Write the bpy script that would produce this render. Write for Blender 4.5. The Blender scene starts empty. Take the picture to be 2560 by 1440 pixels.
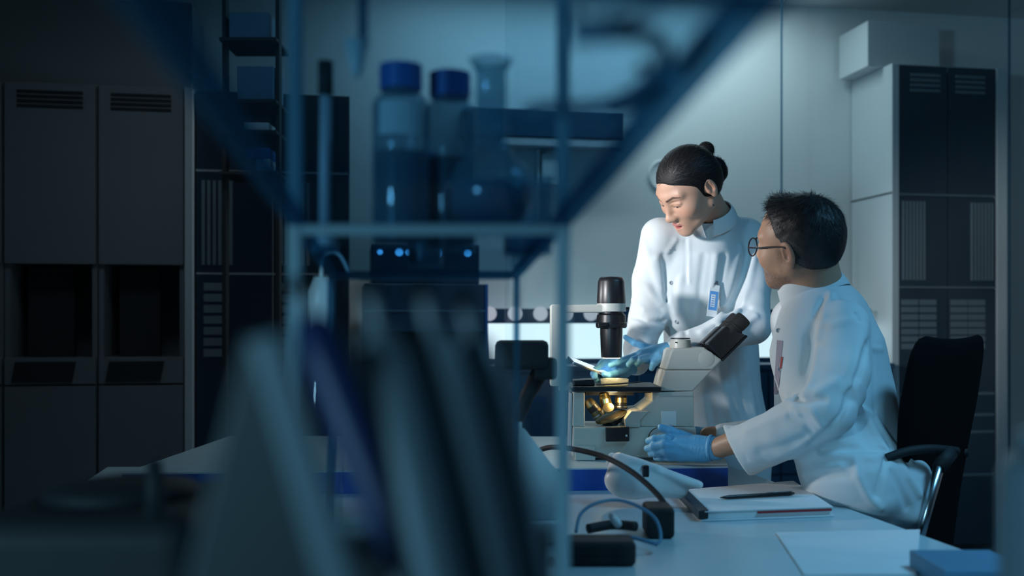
import bpy, math, random
import numpy as np
from mathutils import Vector, Matrix

# ---------------------------------------------------------------- camera / frame
F = 2488.0; CX = 1280.0; CY = 800.0; CAMH = 1.15      # focal length in px of a 2560x1440 frame, horizon row
scene = bpy.context.scene
C = scene.collection
cam_d = bpy.data.cameras.new('camera'); cam = bpy.data.objects.new('camera', cam_d); C.objects.link(cam)
cam.location = (0, 0, CAMH); cam.rotation_euler = (math.pi/2, 0, 0)
cam_d.sensor_width = 36; cam_d.lens = 36*F/2560; cam_d.shift_y = 80/2560; cam_d.clip_start = 0.02
cam_d.dof.use_dof = True; cam_d.dof.focus_distance = 2.74; cam_d.dof.aperture_fstop = 1.8
scene.camera = cam
scene.view_settings.view_transform = 'Standard'; scene.view_settings.look = 'None'
scene.view_settings.exposure = 0.18; scene.view_settings.gamma = 1.0
scene.view_settings.use_curve_mapping = False

# ---------------------------------------------------------------- world and lights
w = bpy.data.worlds.new('night'); scene.world = w; w.use_nodes = True
w.node_tree.nodes['Background'].inputs[0].default_value = (0.17, 0.36, 0.47, 1)
w.node_tree.nodes['Background'].inputs[1].default_value = 0.075

def P(px, py, d):
    return Vector(((px-CX)/F*d, d, CAMH+(CY-py)/F*d))
def G(px, py, z):
    return P(px, py, (CAMH-z)*F/(py-CY))

def light(name, kind, loc, target, power, col, **kw):
    L = bpy.data.lights.new(name, kind); L.energy = power; L.color = col
    for k, v in kw.items(): setattr(L, k, v)
    o = bpy.data.objects.new(name, L); C.objects.link(o); o.location = loc
    o.rotation_euler = (Vector(target)-Vector(loc)).to_track_quat('-Z', 'Y').to_euler()
    return o
# two unseen key lamps off to the left, aimed along the bench at the two people
light('bench_lamp_near', 'SPOT', (-1.7, 1.50, 1.70), (0.56, 3.05, 1.42), 300, (0.95, 0.95, 0.97),
      spot_size=math.radians(24), spot_blend=0.8, shadow_soft_size=0.12)
light('bench_lamp_far', 'SPOT', (-2.4, 3.25, 1.55), (0.80, 2.62, 1.12), 120, (0.95, 0.95, 0.97),
      spot_size=math.radians(32), spot_blend=0.7, shadow_soft_size=0.12)
# cool lamp behind the camera position, throws the soft shadow on the back wall
light('cool_side_lamp', 'SPOT', (-1.7, -1.0, 1.35), (1.75, 3.8, 1.35), 116, (0.29, 0.68, 0.94),
      spot_size=math.radians(46), spot_blend=0.5, shadow_soft_size=0.16)
# unseen overhead fill lights, the last between glass partition and back wall
light('overhead_fill_blue', 'AREA', (1.75, 1.45, 2.66), (1.5, 1.7, 0), 17, (0.18, 0.58, 0.95), shape='RECTANGLE', size=1.2, size_y=0.3, spread=math.radians(120))  # added blue fill for the seated person's back
light('overhead_fill_left', 'AREA', (-0.9, 2.9, 2.66), (-1.15, 4.1, 0.9), 1.0, (0.62, 0.78, 0.92), shape='RECTANGLE', size=1.2, size_y=0.3, spread=math.radians(100))  # added dim fill for the dark left cabinets
light('wall_fill', 'AREA', (0.45, 4.36, 2.66), (0.42, 4.50, 0.6), 9.5, (0.66, 0.88, 0.95), shape='RECTANGLE', size=1.9, size_y=0.10)  # added fill that brightens the back wall

# ---------------------------------------------------------------- materials
def mat(name, col, rough=0.5, metal=0.0, emit=None, estr=0.0, bump=0.0, bscale=40.0, var=0.0, spec=0.5, attr=None, sss=0.0, stretch=None, sheen=0.0):
    m = bpy.data.materials.new(name); m.use_nodes = True
    nt = m.node_tree; b = nt.nodes['Principled BSDF']
    b.inputs['Base Color'].default_value = (*col, 1); b.inputs['Roughness'].default_value = rough
    b.inputs['Metallic'].default_value = metal
    b.inputs['Specular IOR Level'].default_value = spec
    if sheen: b.inputs['Sheen Weight'].default_value = sheen
    if emit: b.inputs['Emission Color'].default_value = (*emit, 1); b.inputs['Emission Strength'].default_value = estr
    tc = nt.nodes.new('ShaderNodeTexCoord')
    src = tc.outputs['Object']
    if stretch:
        mp = nt.nodes.new('ShaderNodeMapping'); mp.inputs['Scale'].default_value = stretch
        nt.links.new(src, mp.inputs['Vector']); src = mp.outputs['Vector']
    nz = nt.nodes.new('ShaderNodeTexNoise'); nz.inputs['Scale'].default_value = bscale; nz.inputs['Detail'].default_value = 4
    nt.links.new(src, nz.inputs['Vector'])
    if attr:
        a = nt.nodes.new('ShaderNodeAttribute'); a.attribute_name = attr
        nt.links.new(a.outputs['Color'], b.inputs['Base Color'])
        if sss:
            b.inputs['Subsurface Weight'].default_value = sss
            b.inputs['Subsurface Radius'].default_value = (0.008, 0.003, 0.0015); b.inputs['Subsurface Scale'].default_value = 1.0
    elif var:
        r = nt.nodes.new('ShaderNodeMix'); r.data_type = 'RGBA'; r.blend_type = 'MIX'
        r.inputs[6].default_value = (*[c*(1-var) for c in col], 1); r.inputs[7].default_value = (*[min(1, c*(1+var)) for c in col], 1)
        nt.links.new(nz.outputs['Fac'], r.inputs[0]); nt.links.new(r.outputs[2], b.inputs['Base Color'])
    if bump:
        bp = nt.nodes.new('ShaderNodeBump'); bp.inputs['Strength'].default_value = bump; bp.inputs['Distance'].default_value = 0.004
        nt.links.new(nz.outputs['Fac'], bp.inputs['Height']); nt.links.new(bp.outputs['Normal'], b.inputs['Normal'])
    return m
def clear(name, tint, gloss=0.08, rough=0.05, haze=0.0, hazecol=(0.3, 0.5, 0.6), ior=1.45):
    """thin clear plastic / glass: tinted see-through, a little Fresnel gloss and haze"""
    m = bpy.data.materials.new(name); m.use_nodes = True; nt = m.node_tree
    nt.nodes.remove(nt.nodes['Principled BSDF']); out = nt.nodes['Material Output']
    t = nt.nodes.new('ShaderNodeBsdfTransparent'); t.inputs[0].default_value = (*tint, 1)
    g = nt.nodes.new('ShaderNodeBsdfGlossy'); g.inputs['Roughness'].default_value = rough
    fr = nt.nodes.new('ShaderNodeLayerWeight'); fr.inputs['Blend'].default_value = 0.5
    pw_ = nt.nodes.new('ShaderNodeMath'); pw_.operation = 'POWER'; pw_.inputs[1].default_value = 4.0; nt.links.new(fr.outputs['Facing'], pw_.inputs[0])
    ad = nt.nodes.new('ShaderNodeMath'); ad.operation = 'MULTIPLY_ADD'; ad.inputs[1].default_value = 0.5 if ior > 1.1 else 0.0; ad.inputs[2].default_value = gloss*0.4; ad.use_clamp = True
    nt.links.new(pw_.outputs[0], ad.inputs[0])
    last = t.outputs[0]
    if haze:
        dfs = nt.nodes.new('ShaderNodeBsdfDiffuse'); dfs.inputs[0].default_value = (*hazecol, 1)
        tr = nt.nodes.new('ShaderNodeBsdfTranslucent'); tr.inputs[0].default_value = (*hazecol, 1)
        a2 = nt.nodes.new('ShaderNodeMixShader'); a2.inputs[0].default_value = 0.5
        nt.links.new(dfs.outputs[0], a2.inputs[1]); nt.links.new(tr.outputs[0], a2.inputs[2])
        mh = nt.nodes.new('ShaderNodeMixShader'); mh.inputs[0].default_value = haze
        nt.links.new(last, mh.inputs[1]); nt.links.new(a2.outputs[0], mh.inputs[2]); last = mh.outputs[0]
    mx = nt.nodes.new('ShaderNodeMixShader'); nt.links.new(ad.outputs[0], mx.inputs[0])
    nt.links.new(last, mx.inputs[1]); nt.links.new(g.outputs[0], mx.inputs[2])
    nt.links.new(mx.outputs[0], out.inputs['Surface'])
    return m
M = dict(
    wall=mat('painted_wall', (0.78, 0.80, 0.80), 0.75, var=0.03, bscale=3, bump=0.02),
    ceil=mat('ceiling_tile', (0.55, 0.58, 0.6), 0.9, bump=0.15, bscale=120),
    floor=mat('vinyl_floor', (0.16, 0.19, 0.22), 0.35, var=0.1, bscale=6),
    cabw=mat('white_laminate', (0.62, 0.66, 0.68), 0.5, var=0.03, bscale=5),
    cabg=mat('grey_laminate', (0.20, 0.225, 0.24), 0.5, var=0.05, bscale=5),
    slot=mat('dark_slot', (0.02, 0.025, 0.03), 0.7),
    smoke=mat('smoked_door', (0.028, 0.05, 0.075), 0.22, spec=0.5),
    slat=mat('pale_slat', (0.16, 0.21, 0.24), 0.5),
    desk=mat('white_bench_top', (0.52, 0.62, 0.65), 0.28, var=0.03, bscale=8),
    blue=mat('blue_edge', (0.003, 0.075, 0.38), 0.5),
    navy=mat('navy_panel', (0.022, 0.085, 0.165), 0.35, var=0.1, bscale=4),
    scope=mat('cream_enamel', (0.54, 0.54, 0.49), 0.38, var=0.02, bscale=6),
    black=mat('black_plastic', (0.012, 0.013, 0.016), 0.35),
    rubber=mat('black_rubber', (0.010, 0.011, 0.013), 0.7),
    mesh=mat('black_mesh_fabric', (0.004, 0.004, 0.005), 0.95, spec=0.1, bump=0.4, bscale=500),
    chrome=mat('brushed_chrome', (0.55, 0.57, 0.6), 0.25, 1.0),
    brass=mat('gold_metal', (0.50, 0.39, 0.17), 0.3, 1.0),
    bronze=mat('dull_bronze', (0.26, 0.21, 0.12), 0.42, 0.85),
    white=mat('white_plastic', (0.72, 0.75, 0.76), 0.4, var=0.02, bscale=10),
    greyp=mat('grey_plastic', (0.34, 0.38, 0.41), 0.5),
    fgrey=mat('dim_grey_plastic', (0.15, 0.20, 0.23), 0.45),
    fdark=mat('dark_grey_plastic', (0.035, 0.045, 0.05), 0.5),
    navyp=mat('navy_plastic', (0.003, 0.014, 0.075), 0.5),
    paper=mat('paper', (0.72, 0.74, 0.75), 0.8, var=0.02, bscale=20),
    coat=mat('white_cotton', (0.67, 0.72, 0.74), 0.85, bump=0.12, bscale=700, sheen=0.1),
    shirt=mat('lilac_shirt', (0.34, 0.30, 0.36), 0.8),
    trousers=mat('dark_trousers', (0.015, 0.016, 0.02), 0.9),
    glove=mat('blue_nitrile', (0.15, 0.44, 0.69), 0.45, bump=0.25, bscale=160, stretch=(1, 1, 2.2)),
    skin=mat('skin', (0.6, 0.4, 0.3), 0.46, attr='Col', sss=0.12, bump=0.06, bscale=300),
    hairw=mat('black_hair', (0.008, 0.007, 0.008), 0.5, spec=0.25, bump=0.25, bscale=90, stretch=(1, 4, 4)),
    hairm=mat('dark_short_hair', (0.02, 0.02, 0.02), 0.5, attr='Col'),
    lens=clear('spectacle_lens', (0.93, 0.96, 0.97)),
    acryl=clear('blue_tinted_acrylic', (0.46, 0.64, 0.74), haze=0.03, gloss=0.03, ior=1.03),
    acedge=clear('acrylic_edge', (0.30, 0.52, 0.66), haze=0.35, hazecol=(0.13, 0.27, 0.36), gloss=0.0, ior=1.0),
    frost=clear('frosted_acrylic', (0.25, 0.42, 0.52), haze=0.9, hazecol=(0.44, 0.60, 0.66), gloss=0.0, ior=1.0),
    glass=clear('clear_glass', (0.88, 0.94, 0.96)),
    hazy=clear('glass_haze_highlight', (0.80, 0.90, 0.94), haze=0.22, hazecol=(0.45, 0.66, 0.74)),  # haze put into clear glass in place of bright highlights
    bluel=mat('blue_liquid', (0.015, 0.09, 0.17), 0.2),
    pane=clear('partition_glass', (0.95, 0.98, 0.985)),
    dish=clear('clear_dish', (0.95, 0.93, 0.85), haze=0.35, hazecol=(0.9, 0.85, 0.7)),
    glow=mat('lit_white_panel', (0.8, 0.85, 0.85), 0.6, emit=(0.75, 0.95, 1.0), estr=0.85),
    screen=mat('lit_screen', (0.6, 0.7, 0.8), 0.3, emit=(0.75, 0.9, 1.0), estr=0.8),
    led=mat('blue_indicator', (0.1, 0.4, 0.8), 0.4, emit=(0.10, 0.45, 0.9), estr=1.2),
    warm=mat('warm_lamp_lens', (1, 0.9, 0.6), 0.3, emit=(1.0, 0.80, 0.42), estr=14),
    capblue=mat('blue_screw_cap', (0.012, 0.15, 0.50), 0.4),
    red=mat('red_edge', (0.35, 0.02, 0.03), 0.5),
    disc=mat('white_disc', (0.62, 0.62, 0.66), 0.5),
    knob=mat('white_disc_added_glow', (0.8, 0.8, 0.82), 0.5, emit=(0.85, 0.86, 0.92), estr=0.32),  # emission added so the white discs look brighter
    bprint=mat('blue_print', (0.10, 0.30, 0.62), 0.5),
    steel=mat('steel_blue_box', (0.10, 0.24, 0.36), 0.5),
    amber=mat('dark_liquid', (0.02, 0.05, 0.09), 0.2),
)
# ---------------------------------------------------------------- mesh helpers
class MB:
    def __init__(s): s.v = []; s.f = []
    def add(s, vs, fs):
        o = len(s.v); s.v += [tuple(x) for x in vs]; s.f += [tuple(o+i for i in f) for f in fs]; return s
    def box(s, lo, hi, fr=None):
        vs = [Vector((x, y, z)) for z in (lo[2], hi[2]) for y in (lo[1], hi[1]) for x in (lo[0], hi[0])]
        if fr is not None: vs = [fr @ v for v in vs]
        return s.add(vs, [(0, 2, 3, 1), (4, 5, 7, 6), (0, 1, 5, 4), (2, 6, 7, 3), (0, 4, 6, 2), (1, 3, 7, 5)])
    def prism(s, bottom, top):
        n = len(bottom)
        return s.add(list(bottom)+list(top), [tuple(range(n))[::-1], tuple(range(n, 2*n))] + [(i, (i+1) % n, n+(i+1) % n, n+i) for i in range(n)])
    def tube(s, pts, rad, n=12, cap=True, flat=None):
        pts = [Vector(p) for p in pts]
        if not hasattr(rad, '__len__'): rad = [rad]*len(pts)
        rings = []; ref = None
        for i, p in enumerate(pts):
            t = (pts[min(i+1, len(pts)-1)]-pts[max(i-1, 0)]).normalized()
            if ref is None:
                ref = t.orthogonal().normalized()
            ref = (ref - t*ref.dot(t)).normalized(); bn = t.cross(ref)
            rings.append([p + (ref*math.cos(a)+bn*math.sin(a))*rad[i] for a in [2*math.pi*k/n for k in range(n)]])
        vs = [v for r in rings for v in r]; fs = []
        for i in range(len(pts)-1):
            for k in range(n):
                fs.append((i*n+k, i*n+(k+1) % n, (i+1)*n+(k+1) % n, (i+1)*n+k))
        if cap: fs += [tuple(range(n))[::-1], tuple(range((len(pts)-1)*n, len(pts)*n))]
        return s.add(vs, fs)
    def lathe(s, prof, base, axis=(0, 0, 1), n=24):
        ax = Vector(axis).normalized(); b = Vector(base)
        u = ax.orthogonal().normalized(); q = ax.cross(u)
        vs = []; fs = []
        for r, h in prof:
            for k in range(n):
                a = 2*math.pi*k/n; vs.append(b + ax*h + (u*math.cos(a)+q*math.sin(a))*r)
        for i in range(len(prof)-1):
            for k in range(n):
                fs.append((i*n+k, i*n+(k+1) % n, (i+1)*n+(k+1) % n, (i+1)*n+k))
        fs += [tuple(range(n))[::-1], tuple(range((len(prof)-1)*n, len(prof)*n))]
        return s.add(vs, fs)
    def build(s, name, m, parent=None, bevel=0.0, smooth=False, seg=2):
        me = bpy.data.meshes.new(name); me.from_pydata(s.v, [], s.f); me.update()
        return link(name, me, m, parent, bevel, smooth, seg)
def link(name, me, m, parent=None, bevel=0.0, smooth=False, seg=2):
    o = bpy.data.objects.new(name, me); C.objects.link(o)
    if m is not None and not me.materials: me.materials.append(m)
    if parent is not None:
        o.parent = parent; o.matrix_parent_inverse = parent.matrix_basis.inverted()
    if bevel:
        b = o.modifiers.new('bevel', 'BEVEL'); b.width = bevel; b.segments = seg; b.limit_method = 'ANGLE'; b.angle_limit = math.radians(40)
        b.harden_normals = False
    if smooth:
        me.polygons.foreach_set('use_smooth', [True]*len(me.polygons))
        if smooth == 'auto': me.set_sharp_from_angle(angle=math.radians(40))
    return o
def tag(o, label, cat, group=None):
    o['label'] = label; o['category'] = cat
    if group: o['group'] = group
    return o
def thing(name, loc, label, cat, group=None):
    o = bpy.data.objects.new(name, None); C.objects.link(o); o.location = loc; o.empty_display_size = 0.05
    return tag(o, label, cat, group)
def structure(o):
    o['kind'] = 'structure'; return o
# room frame: r runs along the back wall to the right, q is depth from the camera towards the back wall
YAW = math.atan2(430, F)
RM = Matrix.Rotation(YAW, 4, 'Z')
def Rm(r, q, z): return RM @ Vector((r, q, z))
def room_of(p):
    v = RM.inverted() @ Vector(p); return v
def pbox(px0, px1, py0, py1, d, depth):
    """box whose front face fills a pixel rectangle at distance d, running back by depth (level, facing the camera)"""
    a = P(px0, py1, d); b = P(px1, py0, d)
    return (a.x, d, a.z), (b.x, d+depth, b.z)

# ---------------------------------------------------------------- implicit surfaces (bodies, cloth, gloves)
class Sdf:
    def __init__(s): s.ops = []; s.bumps = []; s.noise = None
    def cone(s, a, b, ra, rb, k=0.02, sub=False):
        s.ops.append(('c', np.array(a, np.float32), np.array(b, np.float32), ra, rb, k, sub)); return s
    def chain(s, pts, rs, k=0.006):
        for i in range(len(pts)-1): s.cone(pts[i], pts[i+1], rs[i], rs[i+1], k)
        return s
    def ell(s, c, r, k=0.02, R=None, sub=False):
        s.ops.append(('e', np.array(c, np.float32), np.array(r, np.float32), None if R is None else np.array(R, np.float32), 0, k, sub)); return s
    def plane(s, p, n, k=0.005):          # cut away the half space that n points to
        s.ops.append(('p', np.array(p, np.float32), np.array(n, np.float32)/np.linalg.norm(n), 0, 0, k, True)); return s
    def fold(s, pts, h, wd):
        s.bumps.append((np.array(pts, np.float32), h, wd)); return s
    def prim(s, o, X):
        t = o[0]
        if t == 'c':
            a, b = o[1], o[2]; ba = b-a; L = float(ba@ba)+1e-12
            pa = X-a; t_ = np.clip(pa@ba/L, 0, 1)
            q = pa-t_[:, None]*ba
            return np.sqrt((q*q).sum(1))-(o[3]+(o[4]-o[3])*t_)
        if t == 'e':
            q = X-o[1]
            if o[3] is not None: q = q@o[3]
            q0 = q/o[2]; k0 = np.sqrt((q0*q0).sum(1)); q1 = q0/o[2]; k1 = np.sqrt((q1*q1).sum(1))+1e-9
            return k0*(k0-1)/k1
        return (X-o[1])@o[2]*-1.0
    def __call__(s, X, folds=True):
        X = np.asarray(X, np.float32); d = None
        for o in s.ops:
            e = self_e = s.prim(o, X); k = max(o[5], 1e-5)
            if d is None: d = e; continue
            if o[6]:
                hh = np.maximum(k-np.abs(-d-e), 0)/k
                d = np.maximum(d, -e)+hh*hh*k*0.25
            else:
                hh = np.maximum(k-np.abs(d-e), 0)/k
                d = np.minimum(d, e)-hh*hh*k*0.25
        if folds:
            for pts, h, wd in s.bumps:
                best = None
                for i in range(len(pts)-1):
                    a, b = pts[i], pts[i+1]; ba = b-a
                    pa = X-a; t_ = np.clip(pa@ba/(float(ba@ba)+1e-12), 0, 1)
                    q = pa-t_[:, None]*ba; e = (q*q).sum(1)
                    best = e if best is None else np.minimum(best, e)
                d = d - h*np.exp(-best/(wd*wd))
            if s.noise is not None: d = d + s.noise(X)
        return d
def surfnet(f, lo, hi, h):
    lo = np.array(lo, np.float32); hi = np.array(hi, np.float32)
    nb = np.ceil((hi-lo)/(4*h)).astype(int)+1; n = nb*4
    cx = [lo[i]+(np.arange(nb[i])*4+1.5)*h for i in range(3)]
    cc = np.stack(np.meshgrid(*cx, indexing='ij'), -1).reshape(-1, 3).astype(np.float32)
    dc = f(cc)
    V = np.repeat(np.repeat(np.repeat(dc.reshape(nb), 4, 0), 4, 1), 4, 2).astype(np.float32)
    near = np.abs(dc) < 4*h*1.9+0.006
    bi = np.argwhere(near.reshape(nb))*4
    off = np.stack(np.meshgrid(*[np.arange(4)]*3, indexing='ij'), -1).reshape(-1, 3)
    idx = (bi[:, None, :]+off[None]).reshape(-1, 3)
    val = np.empty(len(idx), np.float32)
    for i in range(0, len(idx), 400000):
        val[i:i+400000] = f(lo+idx[i:i+400000].astype(np.float32)*h)
    V[idx[:, 0], idx[:, 1], idx[:, 2]] = val
    S = V < 0
    cnt = np.zeros(np.array(S.shape)-1, np.int8)
    for a in (0, 1):
        for b in (0, 1):
            for c in (0, 1): cnt += S[a:S.shape[0]-1+a, b:S.shape[1]-1+b, c:S.shape[2]-1+c]
    act = np.argwhere((cnt > 0) & (cnt < 8))
    vid = -np.ones(cnt.shape, np.int64); vid[act[:, 0], act[:, 1], act[:, 2]] = np.arange(len(act))
    acc = np.zeros((len(act), 3), np.float64); num = np.zeros(len(act))
    for ax in range(3):
        o1, o2 = [i for i in range(3) if i != ax]
        for a in (0, 1):
            for b in (0, 1):
                p0 = act.copy(); p0[:, o1] += a; p0[:, o2] += b; p1 = p0.copy(); p1[:, ax] += 1
                v0 = V[p0[:, 0], p0[:, 1], p0[:, 2]]; v1 = V[p1[:, 0], p1[:, 1], p1[:, 2]]
                cr = (v0 < 0) != (v1 < 0)
                t = np.where(cr, v0/(v0-v1+1e-20), 0); q = p0.astype(np.float64); q[:, ax] += np.clip(t, 0, 1)
                acc[cr] += q[cr]; num[cr] += 1
    verts = lo+(acc/np.maximum(num, 1)[:, None])*h
    faces = []
    for ax in range(3):
        o1, o2 = [(ax+1) % 3, (ax+2) % 3]
        sl0 = [slice(None)]*3; sl1 = [slice(None)]*3; sl0[ax] = slice(0, -1); sl1[ax] = slice(1, None)
        A = S[tuple(sl0)]; B = S[tuple(sl1)]
        e = np.argwhere(A != B)
        e = e[(e[:, o1] > 0) & (e[:, o2] > 0) & (e[:, o1] < S.shape[o1]-1) & (e[:, o2] < S.shape[o2]-1)]
        fl = A[e[:, 0], e[:, 1], e[:, 2]]
        def g(a, b):
            q = e.copy(); q[:, o1] -= a; q[:, o2] -= b; return vid[q[:, 0], q[:, 1], q[:, 2]]
        Q = np.stack([g(1, 1), g(0, 1), g(0, 0), g(1, 0)], 1)
        Q[~fl] = Q[~fl][:, ::-1]
        faces.append(Q)
    fc = np.concatenate(faces); fc = fc[(fc >= 0).all(1)]
    return verts, fc
def relax(v, f, it=1, lam=0.5):
    for _ in range(it):
        acc = np.zeros_like(v); n = np.zeros(len(v))
        for i in range(4):
            for j in ((i+1) % 4, (i+3) % 4):
                np.add.at(acc, f[:, i], v[f[:, j]]); np.add.at(n, f[:, i], 1)
        v = v+(acc/np.maximum(n, 1)[:, None]-v)*lam
    return v
def npmesh(name, v, f, m, parent=None, col=None):
    me = bpy.data.meshes.new(name)
    me.vertices.add(len(v)); me.vertices.foreach_set('co', np.asarray(v, np.float32).ravel())
    me.loops.add(f.size); me.loops.foreach_set('vertex_index', f.astype(np.int32).ravel())
    me.polygons.add(len(f)); me.polygons.foreach_set('loop_start', np.arange(len(f), dtype=np.int32)*f.shape[1])
    me.polygons.foreach_set('use_smooth', np.ones(len(f), bool))
    me.update(calc_edges=True); me.validate()
    if col is not None:
        a = me.color_attributes.new('Col', 'FLOAT_COLOR', 'POINT')
        a.data.foreach_set('color', np.concatenate([col, np.ones((len(col), 1))], 1).astype(np.float32).ravel())
    return link(name, me, m, parent)
def sdf_mesh(name, s, lo, hi, h, m, parent=None, rl=1):
    v, f = surfnet(s, lo, hi, h); v = relax(v, f, rl)
    return npmesh(name, v, f, m, parent)
def hit(s, px, py, d0=2.0, d1=4.0):
    """first point of an implicit surface along the sight line through a pixel of the photograph"""
    dr = (P(px, py, 1.0)-Vector((0, 0, CAMH))); L = dr.length; d = d0
    for _ in range(120):
        q = P(px, py, d); e = float(s(np.array([q[:]]), folds=False)[0])
        if e < 0.0005: return q
        d += max(e*0.7, 0.0008)/L
        if d > d1: return None
    return q
def fold_px(s, pts, h, wd, d0=2.0, d1=4.0):
    q = [hit(s, x, y, d0, d1) for x, y in pts]; q = [p for p in q if p is not None]
    if len(q) > 1: s.fold([p[:] for p in q], h, wd)
# ================================================================ the room
QB = 4.60                                     # back wall
ZC = 2.70
def rbox(mb, r0, r1, q0, q1, z0, z1): return mb.box((r0, q0, z0), (r1, q1, z1), RM)
structure(rbox(MB(), -3.2, 4.6, -1.6, QB+0.1, -0.06, 0.0).build('floor', M['floor']))
structure(rbox(MB(), -3.2, 4.6, QB, QB+0.1, 0.0, ZC+0.1).build('wall_back', M['wall']))
structure(rbox(MB(), -3.3, -3.2, -1.6, QB+0.1, 0.0, ZC+0.1).build('wall_left', M['wall']))
structure(rbox(MB(), 4.6, 4.7, -1.6, QB+0.1, 0.0, ZC+0.1).build('wall_right', M['wall']))
structure(rbox(MB(), -3.2, 4.6, -1.7, -1.6, 0.0, ZC+0.1).build('wall_front', M['cabg']))
ceil = structure(rbox(MB(), -3.2, 4.6, -1.6, QB, ZC+0.02, ZC+0.1).build('ceiling', M['slot']))
tl = MB().box((0.004, 0.004, 0), (0.596, 0.596, 0.02)); tile0 = None
for i in range(13):
    for j in range(10):
        if tile0 is None: tile0 = tl.build('ceiling_tile', M['ceil'], ceil); o = tile0
        else: o = tile0.copy(); C.objects.link(o)
        o.matrix_local = RM @ Matrix.Translation((-3.2+0.6*i-0.07, QB-0.6*(j+1), ZC))
structure(rbox(MB(), -3.2, 4.6, QB-0.012, QB, 0.0, 0.10).build('baseboard_back', M['greyp']))

# glass partition in front of the back wall, its upright joints show as fine lines
part = structure(thing('window_1', Rm(2.2, 4.0, 0), 'clear frameless glass partition running across the room before the wall', 'partition'))
del part['category']
def q_at(px, q):                              # room r of the sight line px on the plane q
    a = (px-CX)/F; d = q/(math.cos(YAW)-a*math.sin(YAW)) ; v = room_of((a*d, d, 0)); return v.x
qg = 4.12
edges = [q_at(1262, qg), q_at(1955, qg), q_at(2525, qg), q_at(3100, qg)]
for a, b in zip(edges[:-1], edges[1:]):
    rbox(MB(), a+0.002, b-0.002, qg, qg+0.010, 0.02, 2.69).build('pane', M['pane'], part)
for e in edges[1:3]:
    rbox(MB(), e-0.002, e+0.002, qg-0.001, qg+0.011, 0.02, 2.69).build('edge_seal', M['acedge'], part)

# ================================================================ cabinets
def vents(mb_mat, parent, r0, r1, q, z0, z1, n, vertical=False, name='vent_slot'):
    for i in range(n):
        if vertical:
            s = (r1-r0)/n; rbox(MB(), r0+s*i+s*0.12, r0+s*i+s*0.72, q-0.004, q+0.004, z0, z1).build(name, mb_mat, parent)
        else:
            s = (z1-z0)/n; rbox(MB(), r0, r1, q-0.004, q+0.004, z0+s*i+s*0.15, z0+s*i+s*0.72).build(name, mb_mat, parent)
# tall cabinet on the right
cr0, cr1, cq0, cq1, cz = 2.51, 3.10, 4.225, 4.595, 2.335
cab = thing('storage_cabinet', Rm((cr0+cr1)/2, (cq0+cq1)/2, 0), 'tall white storage cabinet with dark smoked doors behind the seated person', 'cabinet')
rbox(MB(), cr0, cr0+0.035, cq0, cq1, 0, cz).build('side_panel', M['cabw'], cab, 0.002)
rbox(MB(), cr1-0.055, cr1, cq0, cq1, 0, cz).build('side_panel', M['cabw'], cab, 0.002)
rbox(MB(), cr0+0.035, cr1-0.055, cq0+0.01, cq1, cz-0.03, cz).build('top_panel', M['cabw'], cab)
rbox(MB(), cr0+0.035, cr1-0.055, cq1-0.02, cq1, 0, cz-0.03).build('back_panel', M['cabw'], cab)
rbox(MB(), cr0-0.002, cr0-0.0005, cq0+0.0, cq1, 1.735, 1.742).build('panel_joint', M['slot'], cab)
for k in range(2):
    w2 = (cr1-cr0-0.09)/2; a = cr0+0.035+w2*k+0.003; b = a+w2-0.006
    for (z0, z1) in ((1.735, cz-0.004), (1.305, 1.725), (0.10, 1.295)):
        dr = rbox(MB(), a, b, cq0+0.004, cq0+0.02, z0, z1).build('door', M['smoke'], cab, 0.002)
        if z0 > 1.7: vents(M['slat'], dr, a+0.035+0.02*(1-k), a+0.185+0.02*(1-k), cq0+0.002, 2.205, 2.30, 4)
        elif z0 > 1.2: vents(M['slat'], dr, a+0.012+0.10*k, a+0.135+0.10*k, cq0+0.002, 1.335, 1.70, 7, True)
        else:
            for c_ in range(2):
                for i in range(7):
                    zz = 1.245-0.034*i
                    rbox(MB(), a+0.01+c_*0.092, a+0.095+c_*0.092, cq0+0.0, cq0+0.006, zz-0.026, zz).build('drawer_front', M['slat'], dr)
            for zz in (0.80, 0.70, 0.62, 0.42):
                rbox(MB(), a+0.01, b-0.01, cq0-0.002, cq0+0.006, zz, zz+0.012).build('shelf_edge', M['slat'], dr)
for zz in (1.728, 1.298):
    rbox(MB(), cr0+0.035, cr1-0.055, cq0+0.003, cq0+0.03, zz, zz+0.008).build('cross_rail', M['slat'], cab)
bx = rbox(MB(), 2.43, 2.80, 4.30, 4.57, 2.337, 2.55).build('storage_box', M['cabw'], None, 0.003)
tag(bx, 'plain pale box standing on top of the tall right cabinet', 'box')

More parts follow.
